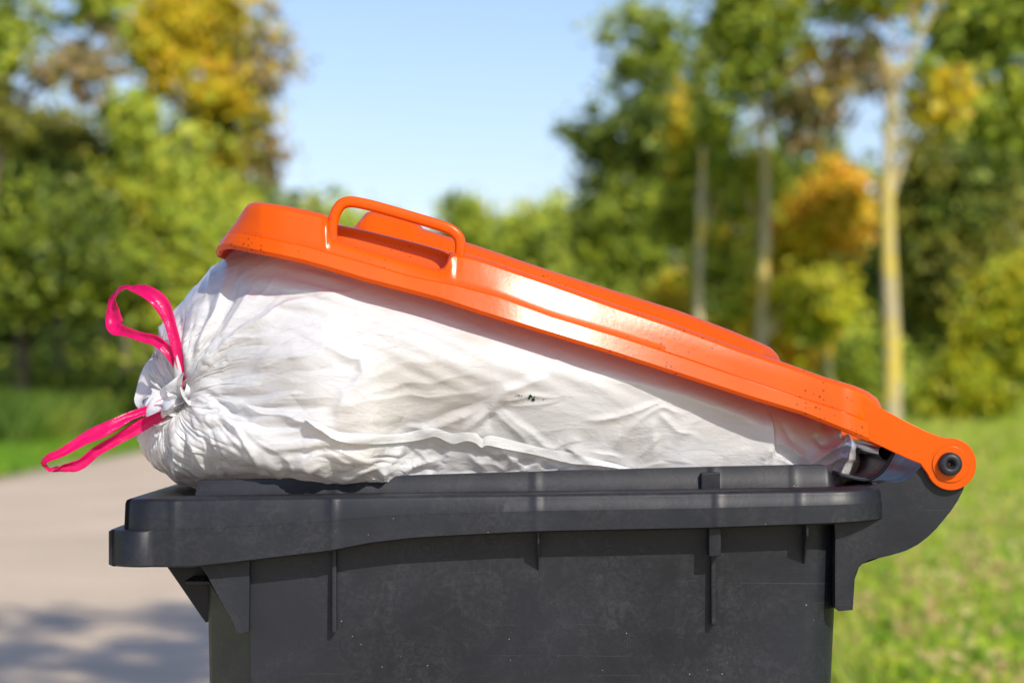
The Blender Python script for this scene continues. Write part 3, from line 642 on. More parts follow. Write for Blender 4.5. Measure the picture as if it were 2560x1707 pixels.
def relax_bag():
    rng = np.random.default_rng(11)
    levels = [(220, 130, 500), (440, 260, 170), (880, 520, 80)]
    D = None; Gp = None
    for li, (nu, nv, its) in enumerate(levels):
        T = bag_target(sphere_grid(nu, nv))
        # normals of the target
        def normals(Q):
            du = np.roll(Q, -1, 1) - np.roll(Q, 1, 1); dv = np.empty_like(Q); dv[1:-1] = Q[2:] - Q[:-2]; dv[0] = Q[1] - Q[0]; dv[-1] = Q[-1] - Q[-2]
            n = np.cross(du, dv); return n / (np.linalg.norm(n, axis=-1, keepdims=True) + 1e-12)
        N = normals(T)
        cen = T.mean((0, 1)); 
        if (N * (T - cen)).sum(-1).mean() < 0: N = -N
        G = T[0].mean(0)
        dist = np.linalg.norm(T - G, axis=-1)
        px = px_of(T[..., 0], .05); py = HORIZON + (CAM_H - T[..., 2]) / (K * 1.02)
        # hand-laid shape: dents and swellings of what is inside
        off = np.zeros_like(dist)
        def blob(cx, cy, rx, ry, h, ang=0):
            ca, sa = math.cos(ang), math.sin(ang); ax = (px - cx) * ca + (py - cy) * sa; ay = -(px - cx) * sa + (py - cy) * ca
            return h * np.exp(-(ax / rx) ** 2 - (ay / ry) ** 2)
        near = N[..., 1] < .1
        f = blob(760, 900, 150, 90, .010) + blob(620, 1110, 130, 60, .010, .3) + blob(900, 930, 30, 130, -.003) + blob(1120, 900, 200, 120, .004) \
            + blob(1225, 1030, 60, 36, -.004, -.5) + blob(1000, 1130, 200, 36, -.003) + blob(560, 1010, 140, 30, -.008, .12) + blob(560, 800, 110, 60, .006, -.6) + blob(520, 1080, 60, 90, .006)
        off += np.where(near, f, 0)
        pull = np.clip(1 - dist / .05, 0, 1) ** 1.6
        T2 = T + N * off[..., None] - N * (pull * .024)[..., None]
        # rest lengths: fabric longer than the surface it hangs on -> it buckles
        lo = np.clip((py - 1080) / 120, 0, 1) * np.clip(1.15 - (px - 1050) / 500, .15, 1)
        base = .016 - .009 * np.clip((px - 900) / 200, 0, 1) * (1 - np.clip((px - 1800) / 100, 0, 1)) + .07 * lo + .05 * np.clip(1 - dist / .32, 0, 1) + .05 * np.clip((720 - px) / 200, 0, 1) + .06 * np.clip((px - 1850) / 150, 0, 1)
        gath = 1.2 * np.clip(1 - dist / .10, 0, 1) ** 1.5 + .14 * np.clip(1 - dist / .30, 0, 1) ** 1.2
        eu, ev = 1 + base + gath, 1 + base * .7
        ln = lambda q: np.linalg.norm(q, axis=-1)
        Ru = ln(np.roll(T, -1, 1) - T) * eu
        Rv = ln(T[1:] - T[:-1]) * ev[:-1]
        hyp = lambda a, b: np.sqrt(a * a + b * b)
        Rd = hyp(Ru[:-1], Rv) ; Rd2 = Rd
        if D is None:
            nz = rng.normal(size=dist.shape)
            for _ in range(3): nz = (nz + np.roll(nz, 1, 1) + np.roll(nz, -1, 1)) / 3; nz[1:-1] = (nz[1:-1] + nz[2:] + nz[:-2]) / 3
            ang = rng.normal(size=nu)
            for _ in range(2): ang = (ang + np.roll(ang, 1) + np.roll(ang, -1)) / 3
            nz = nz / nz.std() * .0014 + ang[None, :] / ang.std() * .0035 * np.clip(1 - dist / .3, 0, 1)
            Q = T2 + N * nz[..., None]
        else:
            # upsample the displacement of the previous level
            ou, ov = D.shape[1], D.shape[0]
            vi = np.linspace(0, ov - 1, nv); i0 = np.minimum(vi.astype(int), ov - 2); fv = (vi - i0)[:, None, None]
            E = D[i0] * (1 - fv) + D[i0 + 1] * fv
            ui = np.arange(nu) / nu * ou; j0 = ui.astype(int); fu = (ui - j0)[None, :, None]
            E = E[:, j0] * (1 - fu) + E[:, (j0 + 1) % ou] * fu
            Q = T2 + E + N * (rng.normal(size=dist.shape) * .00025)[..., None]
        al = (.0016, .0022, .003)[li]; h0 = .24
        kb = (.035, .06, .085)[li]
        for it in range(its):
            C = np.zeros_like(Q)
            d = np.roll(Q, -1, 1) - Q; L = ln(d) + 1e-9; c = d * (h0 * .5 * (L - Ru) / L)[..., None]; C += c; C -= np.roll(c, 1, 1)
            d = Q[1:] - Q[:-1]; L = ln(d) + 1e-9; c = d * (h0 * .5 * (L - Rv) / L)[..., None]; C[:-1] += c; C[1:] -= c
            # shear (weak)
            d = np.roll(Q, -1, 1)[1:] - Q[:-1]; L = ln(d) + 1e-9; c = d * (.05 * (L - Rd) / L)[..., None]; C[:-1] += c; C[1:] -= np.roll(c, 1, 1)
            d = np.roll(Q, 1, 1)[1:] - Q[:-1]; L = ln(d) + 1e-9; c = d * (.05 * (L - Rd) / L)[..., None]; C[:-1] += c; C[1:] -= np.roll(c, -1, 1)
            # bending
            lap = .5 * (np.roll(Q, 1, 1) + np.roll(Q, -1, 1)) - Q; C += lap * kb
            lap = .5 * (Q[2:] + Q[:-2]) - Q[1:-1]; C[1:-1] += lap * kb
            Q = Q + C
            # hold on to the contents; may fall inwards more easily than outwards
            dd = T2 - Q; h = -(dd * N).sum(-1)
            k = np.where(h > 0, al * 3.0, al * .9)
            Q = Q + dd * (al * .35) + N * (-(h * k))[..., None]
            Q[0] += (T2[0] - Q[0]) * .5; Q[-1] += (T2[-1] - Q[-1]) * .5
        D = Q - T2; Gp = T2[0].mean(0)
    # creases of the stiff film: the ones seen in the photograph, then small ones everywhere
    flat = np.where(near & (dist > .012))
    fx = (Q[flat][:, 0]) / (K * (CAM_D + Q[flat][:, 1]) / CAM_D) + 1280; fy = HORIZON + (CAM_H - Q[flat][:, 2]) / (K * (CAM_D + Q[flat][:, 1]) / CAM_D)
    acc_ = np.zeros(len(fx))
    wx = 5 * np.sin(fy * .031 + 1) + 4 * np.sin(fx * .023 + fy * .017); wy = 5 * np.sin(fx * .027) + 3 * np.sin(fx * .061 + 2) 
    gx, gy = fx + wx, fy + wy
    order = np.argsort(gx); sx = gx[order]
    def crease(pl, wd, wd2, hh):
        m = 4.5 * max(wd, wd2); xs_ = [p[0] for p in pl]; ys_ = [p[1] for p in pl]
        a_, b_ = np.searchsorted(sx, (min(xs_) - m, max(xs_) + m)); ii = order[a_:b_]; ii = ii[(gy[ii] > min(ys_) - m) & (gy[ii] < max(ys_) + m)]
        if not len(ii): return
        X, Y = gx[ii], gy[ii]; best = np.full(len(ii), 1e9); val = np.zeros(len(ii)); tot = sum(math.hypot(b[0] - a[0], b[1] - a[1]) for a, b in zip(pl, pl[1:])); acc = 0
        for a, b in zip(pl, pl[1:]):
            L_ = math.hypot(b[0] - a[0], b[1] - a[1]) + 1e-6; ux, uy = (b[0] - a[0]) / L_, (b[1] - a[1]) / L_
            t = np.clip((X - a[0]) * ux + (Y - a[1]) * uy, 0, L_); ex = X - a[0] - ux * t; ey = Y - a[1] - uy * t
            de = np.hypot(ex, ey); sd = ux * ey - uy * ex; tt = (acc + t) / tot; acc += L_
            ww = np.where(sd > 0, wd, wd2); q = np.clip(1 - de / (ww * 2.6), 0, 1)
            v_ = hh * q ** 1.7 * np.clip(np.minimum(tt * 4 + .2, (1 - tt) * 3.5), 0, 1)
            m_ = de < best; best = np.where(m_, de, best); val = np.where(m_, v_, val)
        acc_[ii] += val
    for c_ in CREASES: crease(c_[0], c_[1] * .95, c_[2] * .8, c_[3] * .85)
    r2 = random.Random(17)
    for k in range(300):
        z_ = r2.random()
        if z_ < .48:                                   # fan out from the tie
            an = r2.uniform(-math.pi, math.pi); r0 = r2.uniform(20, 90) if z_ < .24 else r2.uniform(60, 260); L_ = r2.uniform(60, 160) * (.7 + r0 / 260)
            x0_, y0_ = 465 + r0 * math.cos(an), 975 + r0 * math.sin(an); a2 = an + r2.gauss(0, .09); h_ = r2.uniform(.0006, .0017)
            w1_, w2_ = r2.uniform(3, 6), r2.uniform(5, 16)
        elif z_ < .76:                                 # slack underside
            x0_ = r2.uniform(480, 1500) if z_ < .7 else r2.uniform(1500, 2100); y0_ = r2.uniform(1110, 1205); L_ = r2.uniform(40, 110); a2 = r2.choice([r2.gauss(.8, .3), r2.gauss(-.8, .3), r2.gauss(0, .2)]); h_ = r2.uniform(.0004, .0015)
            w1_, w2_ = r2.uniform(3, 5), r2.uniform(6, 22)
        else:                                          # faint lines on the taut side
            x0_ = r2.uniform(700, 2050); y0_ = r2.uniform(740, 1120); L_ = r2.uniform(80, 220); a2 = r2.gauss(-.2, .2); h_ = r2.uniform(.00010, .00035)
            w1_, w2_ = r2.uniform(3, 5), r2.uniform(5, 14)
        if r2.random() < .5: w1_, w2_ = w2_, w1_
        pts_ = [(x0_, y0_)]
        for _ in range(3):
            a2 += r2.gauss(0, .09); pts_.append((pts_[-1][0] + math.cos(a2) * L_ / 3, pts_[-1][1] + math.sin(a2) * L_ / 3))
        crease(pts_, w1_, w2_, h_ * r2.choice((1, 1, -1)))
    # film seen close up is a little quilted even where taut
    full = np.zeros_like(dist); full[flat] = acc_
    Q = Q + normals(Q) * (full * (1 if (normals(Q) * N).sum() > 0 else -1))[..., None]
    return Q, Gp
import time as _t; _t0 = _t.time()
Q, GP = relax_bag()
print('bag relaxed', round(_t.time() - _t0, 1), 's', 'tie at', GP)
nv, nu = Q.shape[:2]
idx = np.arange(nv * nu).reshape(nv, nu)
i00 = idx[:-1]; i01 = np.roll(idx, -1, 1)[:-1]; i10 = idx[1:]; i11 = np.roll(idx, -1, 1)[1:]
F = np.stack([i00, i01, i11, i10], -1).reshape(-1, 4)
V = Q.reshape(-1, 3)
# ruffle of film beyond the tie
def ruffle(axis, up, r0, r1, ln_, seed, nu2=240, nt=26, a0=0, a1=2 * math.pi):
    rng = np.random.default_rng(seed); axis = np.array(axis, float); axis /= np.linalg.norm(axis)
    u_ = np.cross(axis, up); u_ /= np.linalg.norm(u_); v_ = np.cross(u_, axis)
    th = np.linspace(a0, a1, nu2); t = np.linspace(0, 1, nt)
    ph = rng.uniform(0, 6.28, 8); am = rng.uniform(.5, 1, 8)
    wave = sum(am[k] * np.sin((3 + 2.0 * k) * th + ph[k]) / (1 + .25 * k) for k in range(8)) / 3
    env = 1 + .35 * np.sin(2 * th + ph[0]) + .25 * np.sin(3 * th + ph[1])
    Tt, TH = np.meshgrid(t, th, indexing='ij')
    tw = TH + .5 * Tt * np.sin(3 * TH + ph[2]) + .18 * wave[None] * Tt
    rr = r0 + (r1 * env[None] - r0) * Tt ** .9 + .007 * wave[None] * Tt * np.sin(3 + Tt * 5)
    ax = ln_ * np.sin(Tt * 1.7) + .008 * wave[None] * Tt + .004 * np.sin(9 * TH + 6 * Tt) * Tt
    return GP + axis * ax[..., None] + u_ * (rr * np.cos(tw))[..., None] + v_ * (rr * np.sin(tw))[..., None]
base = len(V); parts = [V]; Fs = [F]
for (ax, r0, r1, ln_, seed, sh) in (((-.8, -.45, .5), .004, .032, .022, 3, (0, 0, .004)), ((-.6, -.7, .2), .003, .018, .014, 8, (0, -.002, 0)), ((-.15, -.85, -.5), .002, .026, .016, 21, (.004, -.005, -.004))):
    Rf = ruffle(ax, (0, 0, 1), r0, r1, ln_, seed) + np.array(sh); a, b = Rf.shape[:2]
    id2 = np.arange(a * b).reshape(a, b) + base
    Fs.append(np.stack([id2[:-1, :-1], id2[:-1, 1:], id2[1:, 1:], id2[1:, :-1]], -1).reshape(-1, 4)); parts.append(Rf.reshape(-1, 3)); base += a * b
V = np.concatenate(parts); F = np.concatenate(Fs)
bag = mesh_np('rubbish_bag', V, F, M_BAG)
es = bag.modifiers.new('es', 'EDGE_SPLIT'); es.split_angle = R(42)
tag(bag, 'stuffed white plastic rubbish bag with pink drawstrings lying in the open bin', 'rubbish bag')
bvh = BVHTree.FromPolygons([tuple(v) for v in V[::1]], [tuple(int(q) for q in f) for f in F[::1]]) if False else None
dg = bpy.context.evaluated_depsgraph_get(); bvh = BVHTree.FromObject(bag, dg)
CAMV = Vector((0, -CAM_D, CAM_H))
def on_bag(px, py, lift=.001):
    t = P(px, py, 0); dr = (t - CAMV).normalized(); hit = bvh.ray_cast(CAMV, dr)
    if hit[0] is None: return P(px, py, .03)
    return hit[0] + Vector((0, -lift, 0))
# welded seam: a narrow flap lying along the side
c = spline([(764, 1048), (800, 1066), (850, 1090), (930, 1096), (1000, 1094), (1060, 1083), (1090, 1080), (1130, 1094), (1165, 1090), (1190, 1094), (1205, 1106), (1225, 1100), (1300, 1116), (1380, 1134), (1450, 1148), (1520, 1160), (1590, 1176)], 150)
def smooth1(a, k=5):
    a = np.array(a)
    for _ in range(k): a[1:-1] = np.minimum(a[1:-1], (a[:-2] + 2 * a[1:-1] + a[2:]) / 4)
    return a
V = []; F = []
wds = [24 * min(1, (i / 149) * 9 + .1, (1 - i / 149) * 6 + .15) * (1 + .10 * math.sin(i * .31)) for i in range(150)]
offs = (-.45, -.15, .2, .55)
dep = [smooth1([on_bag(x, y + wds[i] * o).y for i, (x, y) in enumerate(c)]) for o in offs]
for i, (x, y) in enumerate(c):
    for j, o in enumerate(offs): V.append(P(x, y + wds[i] * o, dep[j][i] - (.0006, .0024, .0036, .0050)[j]))
for i in range(149):
    for j in range(3): F.append((i * 4 + j, i * 4 + j + 1, (i + 1) * 4 + j + 1, (i + 1) * 4 + j))
mesh_np('seam', V, F, M_SEAM, bag)
# small tears with green contents showing
mg, n_, l_, o_ = mat_new('dark_green_contents'); bb = nd(n_, 'ShaderNodeBsdfPrincipled', Roughness=.5); bb.inputs['Base Color'].default_value = (.004, .06, .02, 1); l_.new(bb.outputs[0], o_.inputs[0])
bm = bmesh.new()
for (x, y, r_) in ((1327, 990, 4.2), (1333, 998, 4.8), (1322, 996, 3.2), (1293, 988, 2), (1298, 989, 2.2), (1304, 990, 1.6), (1336, 992, 2.5), (1359, 999, 1.6), (1308, 1004, 1.2), (1288, 990, 1.4)):
    rr = [r_ * random.uniform(.6, 1.3) for _ in range(7)]
    vs = [bm.verts.new(on_bag(x + rr[k] * math.cos(k * .9), y + rr[k] * math.sin(k * .9), .0009)) for k in range(7)]
    bm.faces.new(vs)
obj_bm('tear', bm, mg, bag)

# pink drawstring loops: ribbons with folds
def ribbon(pts, name, seed):
    """pts: (px, py, depth, width px, twist deg)"""
    rng = random.Random(seed); c = spline(pts, 84); V = []; F = []; m = 5
    pos = [P(q[0], q[1], q[2]) for q in c]; n = len(pos)
    for i in range(n):
        t = (pos[min(i + 1, n - 1)] - pos[max(i - 1, 0)]).normalized()
        side = t.cross(Vector((0, 1, 0))).normalized(); out = t.cross(side).normalized()
        tw = R(c[i][4]); s2 = side * math.cos(tw) + out * math.sin(tw); o2 = out * math.cos(tw) - side * math.sin(tw)
        wd = c[i][3] * K * 1.02 * (1 + .16 * math.sin(i * .23 + seed))
        for j in range(m):
            f = j / (m - 1) - .5
            cr_ = .28 * noise.noise(Vector((i * .035, 1.5, seed))); fold = .0030 * abs(f - cr_) * 2 + .0016 * abs(f + .2 - cr_) + .0040 * noise.noise(Vector((i * .09, f * 1.2, seed))) + .0018 * noise.noise(Vector((i * .40, f * 3, seed)))
            edge = 1 + .12 * noise.noise(Vector((i * .18, 7.7 * (1 if f > 0 else -1), seed)))
            V.append(pos[i] + s2 * (f * wd * edge) + o2 * fold)
    for i in range(n - 1):
        for j in range(m - 1): F.append((i * m + j, i * m + j + 1, (i + 1) * m + j + 1, (i + 1) * m + j))
    o = mesh_np(name, V, F, M_PINK, bag, False)
    sm = o.modifiers.new('s', 'SOLIDIFY'); sm.thickness = .0002
    return o
gd = float(GP[1])
ribbon([(463, 968, gd - .014, 14, 0), (455, 925, gd - .022, 26, 10), (440, 860, gd - .026, 32, 5), (425, 800, gd - .026, 30, -10), (405, 760, gd - .026, 34, 0), (372, 736, gd - .024, 34, 15), (340, 728, gd - .016, 36, 50), (312, 728, gd - .006, 40, 75), (292, 752, gd + .002, 40, 40), (286, 790, gd + .002, 38, 10), (290, 822, gd - .002, 38, -20), (320, 832, gd - .008, 26, -10), (355, 842, gd - .014, 30, 0), (392, 848, gd - .02, 28, 20), (418, 872, gd - .022, 22, 10), (440, 905, gd - .02, 22, 0), (458, 950, gd - .014, 14, 0)], 'drawstring', 3)
ribbon([(412, 1004, gd - .006, 20, 0), (385, 1018, gd - .012, 24, 0), (330, 1040, gd - .02, 26, 5), (270, 1068, gd - .026, 30, -5), (210, 1098, gd - .03, 26, 0), (160, 1130, gd - .032, 26, 10), (120, 1153, gd - .03, 24, 30), (128, 1166, gd - .026, 18, 55), (165, 1162, gd - .022, 22, 40), (200, 1158, gd - .02, 26, 20), (240, 1130, gd - .018, 28, 0), (300, 1096, gd - .016, 32, -5), (360, 1060, gd - .012, 32, 0), (400, 1036, gd - .008, 28, 0), (425, 1020, gd - .004, 16, 0)], 'drawstring', 9)

# bits of dry plant matter on the rim ledge
md, n_, l_, o_ = mat_new('dry_plant_bits'); bb = nd(n_, 'ShaderNodeBsdfPrincipled', Roughness=.9); g_ = n_.new('ShaderNodeNewGeometry')
rr_ = ramp(n_, l_, g_.outputs['Random Per Island'], [(0, (.22, .12, .05)), (.4, (.35, .24, .12)), (.75, (.12, .05, .03))], 'CONSTANT'); l_.new(rr_.outputs[0], bb.inputs['Base Color']); l_.new(bb.outputs[0], o_.inputs[0])
V = []; F = []
def bit(p, L, ang, h=0):
    a = Vector((math.cos(ang), math.sin(ang) * .6, h)).normalized() * L; b = Vector((0, 0, .0005)); s = Vector((-math.sin(ang), math.cos(ang), 0)) * .0004
    k = len(V); V.extend([p - a - s, p - a + s, p + a * .2 + b * 3 + s, p + a * .2 + b * 3 - s, p + a + s * .5, p + a - s * .5])
    F.extend([(k, k + 1, k + 2, k + 3), (k + 3, k + 2, k + 4, k + 5)])
rr2 = random.Random(4)
for _ in range(170):
    px = rr2.choice([rr2.gauss(1560, 25), rr2.gauss(1725, 14), rr2.gauss(1605, 5), rr2.uniform(560, 1000), rr2.uniform(560, 2100), rr2.uniform(2080, 2180), rr2.gauss(640, 30)])
    d = rr2.uniform(.030, .041)
    z = CAM_H - (float(interp(px, TOP)) - HORIZON) * K - .0012
    bit(Vector((X0(px), d, z)), rr2.uniform(.0006, .0028), rr2.uniform(0, 6), rr2.uniform(-.1, .3))
for dx in range(5): bit(Vector((X0(1712 + dx * 6), .036, Z0(1233) + .002)), .005, rr2.uniform(-.4, .4), rr2.uniform(-.2, .5))
tag(mesh_np('plant_litter', V, F, md), 'dry twigs, seeds and leaf crumbs lying on the black rim ledge', 'plant litter', kind='stuff')

# ------------------------------------------------------------------ vegetation
def leaf_cloud(centres, radii, n_each, size, seed, squash=.8):
    rng = np.random.default_rng(seed); C = np.repeat(centres, n_each, 0); Rr = np.repeat(radii, n_each)
    n = len(C); q = rng.normal(size=(n, 3)); q /= np.linalg.norm(q, axis=1, keepdims=True)
    q *= np.minimum(np.abs(rng.normal(size=n) * .62), 1.25)[:, None]; p = C + q * Rr[:, None] * np.array((1, 1, squash))
    p[:, 2] = np.maximum(p[:, 2], .02)
    nn = rng.normal(size=(n, 3)); nn /= np.linalg.norm(nn, axis=1, keepdims=True); nn += np.array(SUN)[None] * 1.1 + np.array((0, 0, .25)); nn /= np.linalg.norm(nn, axis=1, keepdims=True)
    a = np.cross(nn, rng.normal(size=(n, 3))); a /= np.linalg.norm(a, axis=1, keepdims=True)
    b = np.cross(nn, a); b -= a * (a * b).sum(1, keepdims=True); b /= np.linalg.norm(b, axis=1, keepdims=True)
    s = size * rng.uniform(.6, 1.35, n)[:, None]
    v = np.stack([p - a * s, p + b * s * .55, p + a * s, p - b * s * .55], 1).reshape(-1, 3)
    return v, np.arange(4 * n).reshape(-1, 4)
def crown_centres(c, rx, ry, rz, n, seed, hollow=.5):
    rng = np.random.default_rng(seed); q = rng.normal(size=(n, 3)); q /= np.linalg.norm(q, axis=1, keepdims=True)
    rad = hollow + (1 - hollow) * rng.random(n); rad *= rng.uniform(.75, 1.12, n)
    return np.array(c) + q * rad[:, None] * np.array((rx, ry, rz))
M_BARK_Y = bark_mat('lichened_bark', (.32, .27, .16), (.50, .43, .27), (.58, .44, .08), .53)
M_BARK_W = bark_mat('dark_mossy_bark', (.10, .09, .05), (.20, .17, .10), (.26, .24, .05), .56)  # dark, less yellow bark with olive moss patches
M_BARK = bark_mat('grey_brown_bark', (.10, .08, .055), (.20, .16, .11), (.25, .20, .05), .55)
G_DARK = [(.08, .13, .014), (.13, .19, .02), (.18, .25, .025), (.06, .10, .018), (.26, .31, .03)]
G_MID = [(.16, .23, .018), (.24, .32, .022), (.34, .42, .03), (.12, .18, .03), (.46, .50, .04)]
G_LIME = [(.30, .40, .03), (.40, .50, .04), (.50, .56, .05), (.22, .30, .045), (.58, .58, .05)]
YEL = [(.68, .52, .02), (.76, .56, .02), (.56, .48, .02), (.72, .45, .015), (.44, .42, .03)]
ORA = [(.78, .42, .02), (.82, .50, .025), (.70, .34, .02), (.75, .55, .03)]
BRN = [(.40, .28, .12), (.50, .34, .18), (.30, .26, .08), (.22, .22, .06)]
ML = {'dark': leaf_mat('dark_green_leaves', G_DARK, G_MID, .30, .52), 'mid': leaf_mat('mid_green_leaves', G_MID, G_LIME, .4, .55),
      'lime': leaf_mat('lime_leaves', G_LIME, YEL, .35, .63), 'yellow': leaf_mat('turning_yellow_leaves', [(.26, .28, .018), (.36, .34, .02), (.18, .22, .016), (.40, .32, .02)], YEL, .42, .45),
      'gold': leaf_mat('golden_leaves', [(.66, .52, .02), (.74, .58, .02), (.50, .50, .02), (.70, .42, .02)], [(.36, .42, .02), (.50, .50, .03)], .9, .63), 'orange': leaf_mat('orange_leaves', ORA, YEL, .6, .55), 'mix': leaf_mat('green_leaves_turning', G_MID, YEL, .5, .60),
      'brown': leaf_mat('thin_brown_leaves', BRN, YEL, .6, .6), 'olive': leaf_mat('olive_leaves', [(.20, .21, .02), (.27, .27, .025), (.14, .17, .02), (.32, .30, .04)], G_DARK, .3, .55),
      'sun': leaf_mat('bright_yellow_green_leaves', [(.42, .46, .015), (.52, .50, .018), (.32, .40, .02), (.58, .50, .02)], G_MID, .8, .62)}
def tree(name, label, cat, group, base, trunk_r, crowns, kind, seed, bark=None, leaf=.105, dens=1.0, lean=0.0, limbs=7, trunk_top=None):
    """crowns: [(px, py, Z, rx px, ry px, n_clumps, kind)]"""
    bark = bark or M_BARK; rng = random.Random(seed)
    root = empty(name, base, label, cat, group)
    cs = []; allc = []
    for (px, py, Z, rx, ry, nc, kd) in crowns:
        nc = int(nc * 2.7); c = far(px, py, Z); rxm, rym = rx / FP * Z, ry / FP * Z
        cc = crown_centres(c, rxm, rxm * 1.05, rym, nc, seed + len(cs), .3); cc[:, 2] = np.maximum(cc[:, 2], .15)
        cs.append((cc, (rxm + rym) / 2, kd)); allc.append(c)
    top = max(c.z for c in allc) if trunk_top is None else trunk_top
    if trunk_r > 0:
        b = Vector(base); tgt = allc[0]; V = []; F = []
        pts = [b + Vector((lean * (z / top) + .04 * math.sin(z * 1.1 + seed), .03 * math.cos(z + seed), z)) for z in np.linspace(-.05, top, 16)]
        v, f = tube_mesh(pts, [trunk_r * (1.25 if i == 0 else 1) * (1 - .55 * i / 15) for i in range(16)], 12)
        V += v; F += f
        pool = np.concatenate([q[0] for q in cs])
        for k in range(limbs):
            e = Vector(pool[rng.randrange(len(pool))]); hz = min(top * .97, max(b.z + top * .25, e.z - rng.uniform(.6, 2.0)))
            s = b + Vector((lean * hz / top, 0, hz)); mid = (s + e) / 2 + Vector((0, 0, .15))
            v, f = tube_mesh([s, (s + mid) / 2 + Vector((0, 0, .05)), mid, (mid + e) / 2, e], [trunk_r * q for q in (.36, .3, .22, .14, .06)], 7)
            o = len(V); V += v; F += [tuple(q + o for q in ff) for ff in f]
        mesh_np('trunk', V, F, bark, root)
    done = {}
    for cc, sz, kd in cs: done.setdefault(kd, []).append((cc, sz))
    for kd, lst in done.items():
        Vs = []; Fs_ = []; o = 0
        for cc, sz in lst:
            rad = np.random.default_rng(seed).uniform(.20, .50, len(cc)) * sz + .16
            v, f = leaf_cloud(cc, rad, int(52 * dens), leaf, seed + 5); Vs.append(v); Fs_.append(f + o); o += len(v)
        mesh_np('crown' if len(done) == 1 or kd == kind else 'foliage', np.concatenate(Vs), np.concatenate(Fs_), ML[kd], root, False)
    return root
def gbase(px, Z): p = far(px, 950, Z); return (p.x, p.y, 0)
GL = 'trees along the left side of the road'; GRT = 'trees along the right side of the meadow'
# left of the road
tree('deciduous_tree', 'tall tree with patches of golden yellow leaves, highest on the left side', 'tree', GL, gbase(372, 52), .17, [(500, 40, 52, 190, 260, 34, 'yellow'), (430, 110, 51, 110, 130, 18, 'gold'), (540, 230, 51, 80, 70, 9, 'gold'), (520, 30, 52, 150, 90, 14, 'gold'), (560, 330, 52, 120, 200, 30, 'yellow'), (360, 130, 52, 90, 120, 12, 'sun'), (640, 170, 52, 110, 200, 10, 'brown'), (672, 400, 52, 40, 90, 4, 'brown'), (480, 420, 52, 130, 130, 20, 'mid')], 'yellow', 21, dens=.8)
tree('deciduous_tree', 'bright lime green leafy tree beside the road, below the golden tree', 'tree', GL, gbase(470, 46), .13, [(420, 560, 46, 150, 240, 60, 'lime'), (520, 720, 46, 140, 220, 60, 'lime'), (330, 330, 46, 80, 110, 14, 'lime'), (450, 800, 46, 130, 90, 26, 'lime')], 'lime', 31)
tree('deciduous_tree', 'broad dark green tree at the left edge of the picture', 'tree', GL, gbase(60, 47), .18, [(90, 590, 45, 240, 190, 80, 'dark'), (240, 680, 45, 200, 100, 40, 'dark'), (-40, 690, 45, 170, 110, 24, 'dark'), (120, 380, 47, 170, 120, 34, 'olive'), (280, 500, 47, 110, 120, 24, 'mid')], 'dark', 41)
tree('deciduous_tree', 'thin crowned tree with sky showing through in the upper left corner', 'tree', GL, gbase(-60, 43), .15, [(10, 60, 43, 120, 230, 22, 'mid'), (190, 180, 43, 150, 110, 10, 'brown'), (240, 20, 43, 150, 80, 10, 'mid'), (-20, 300, 43, 120, 120, 14, 'olive')], 'mid', 51, dens=.6, lean=.5)
tree('deciduous_tree', 'small grey green tree standing nearest the road gap behind the raised lid', 'tree', GL, gbase(620, 75), .12, [(620, 580, 75, 70, 120, 24, 'lime'), (600, 780, 75, 110, 160, 40, 'lime'), (735, 560, 85, 40, 40, 8, 'brown')], 'lime', 61)
for i, (px, Z, r_, lab) in enumerate([(48, 50, .11, 'slender tree trunk with yellow lichen, leftmost in the dark wood edge'), (152, 49, .13, 'lichened tree trunk second from the left, between the dark trees'), (318, 52, .13, 'pale straight tree trunk just left of the pink loop'), (258, 60, .10, 'thin grey tree trunk further back, between two thicker pale trunks')]):
    tree('woodland_tree', lab, 'tree', 'slender trunks at the wood edge', gbase(px, Z), r_, [(px + 20, 540 - i * 14, Z + 1, 110, 130, 20, 'dark' if i % 2 else 'mid')], 'dark', 70 + i, M_BARK_W, limbs=3)
# right of the road
tree('deciduous_tree', 'big dark green tree right of the open sky, with a ragged left outline', 'tree', GRT, gbase(1752, 58), .17, [(1640, 330, 58, 200, 190, 54, 'dark'), (1570, 560, 58, 170, 170, 50, 'dark'), (1480, 350, 58, 100, 70, 9, 'dark'), (1610, 90, 58, 130, 130, 18, 'mid'), (1740, 480, 58, 120, 200, 34, 'mid')], 'dark', 81, M_BARK_Y)
tree('deciduous_tree', 'tree with mixed green and yellow leaves on a yellow lichened trunk', 'tree', GRT, gbase(1908, 44), .135, [(1880, 90, 44, 180, 200, 40, 'mix'), (1840, 470, 46, 130, 110, 18, 'sun'), (2010, 260, 44, 100, 130, 10, 'brown'), (2040, 760, 44, 90, 100, 20, 'sun'), (1800, 700, 44, 80, 130, 18, 'mix')], 'mix', 91, M_BARK_Y)
tree('roadside_tree', 'thin pale trunk rising between the dark ragged tree and the yellow lichened trunk', 'tree', GRT, gbase(1752, 43), .095, [(1760, 380, 44, 110, 170, 24, 'mix'), (1700, 560, 45, 70, 60, 8, 'mid')], 'mix', 96, M_BARK_Y, dens=.8, limbs=4)
tree('roadside_tree', 'tall straight pale trunk with yellow lichen bands and a thin high crown', 'tree', GRT, gbase(2225, 39), .165, [(2200, -60, 39, 280, 190, 30, 'mix'), (2150, 150, 39, 130, 120, 8, 'brown'), (2340, 230, 39, 110, 90, 10, 'lime')], 'mix', 101, M_BARK_Y, trunk_top=6.2, dens=.7)
tree('deciduous_tree', 'dark leafed tree filling the upper right corner', 'tree', GRT, gbase(2640, 42), .2, [(2480, 60, 42, 200, 150, 40, 'dark'), (2540, 290, 42, 130, 120, 24, 'mid')], 'dark', 111)
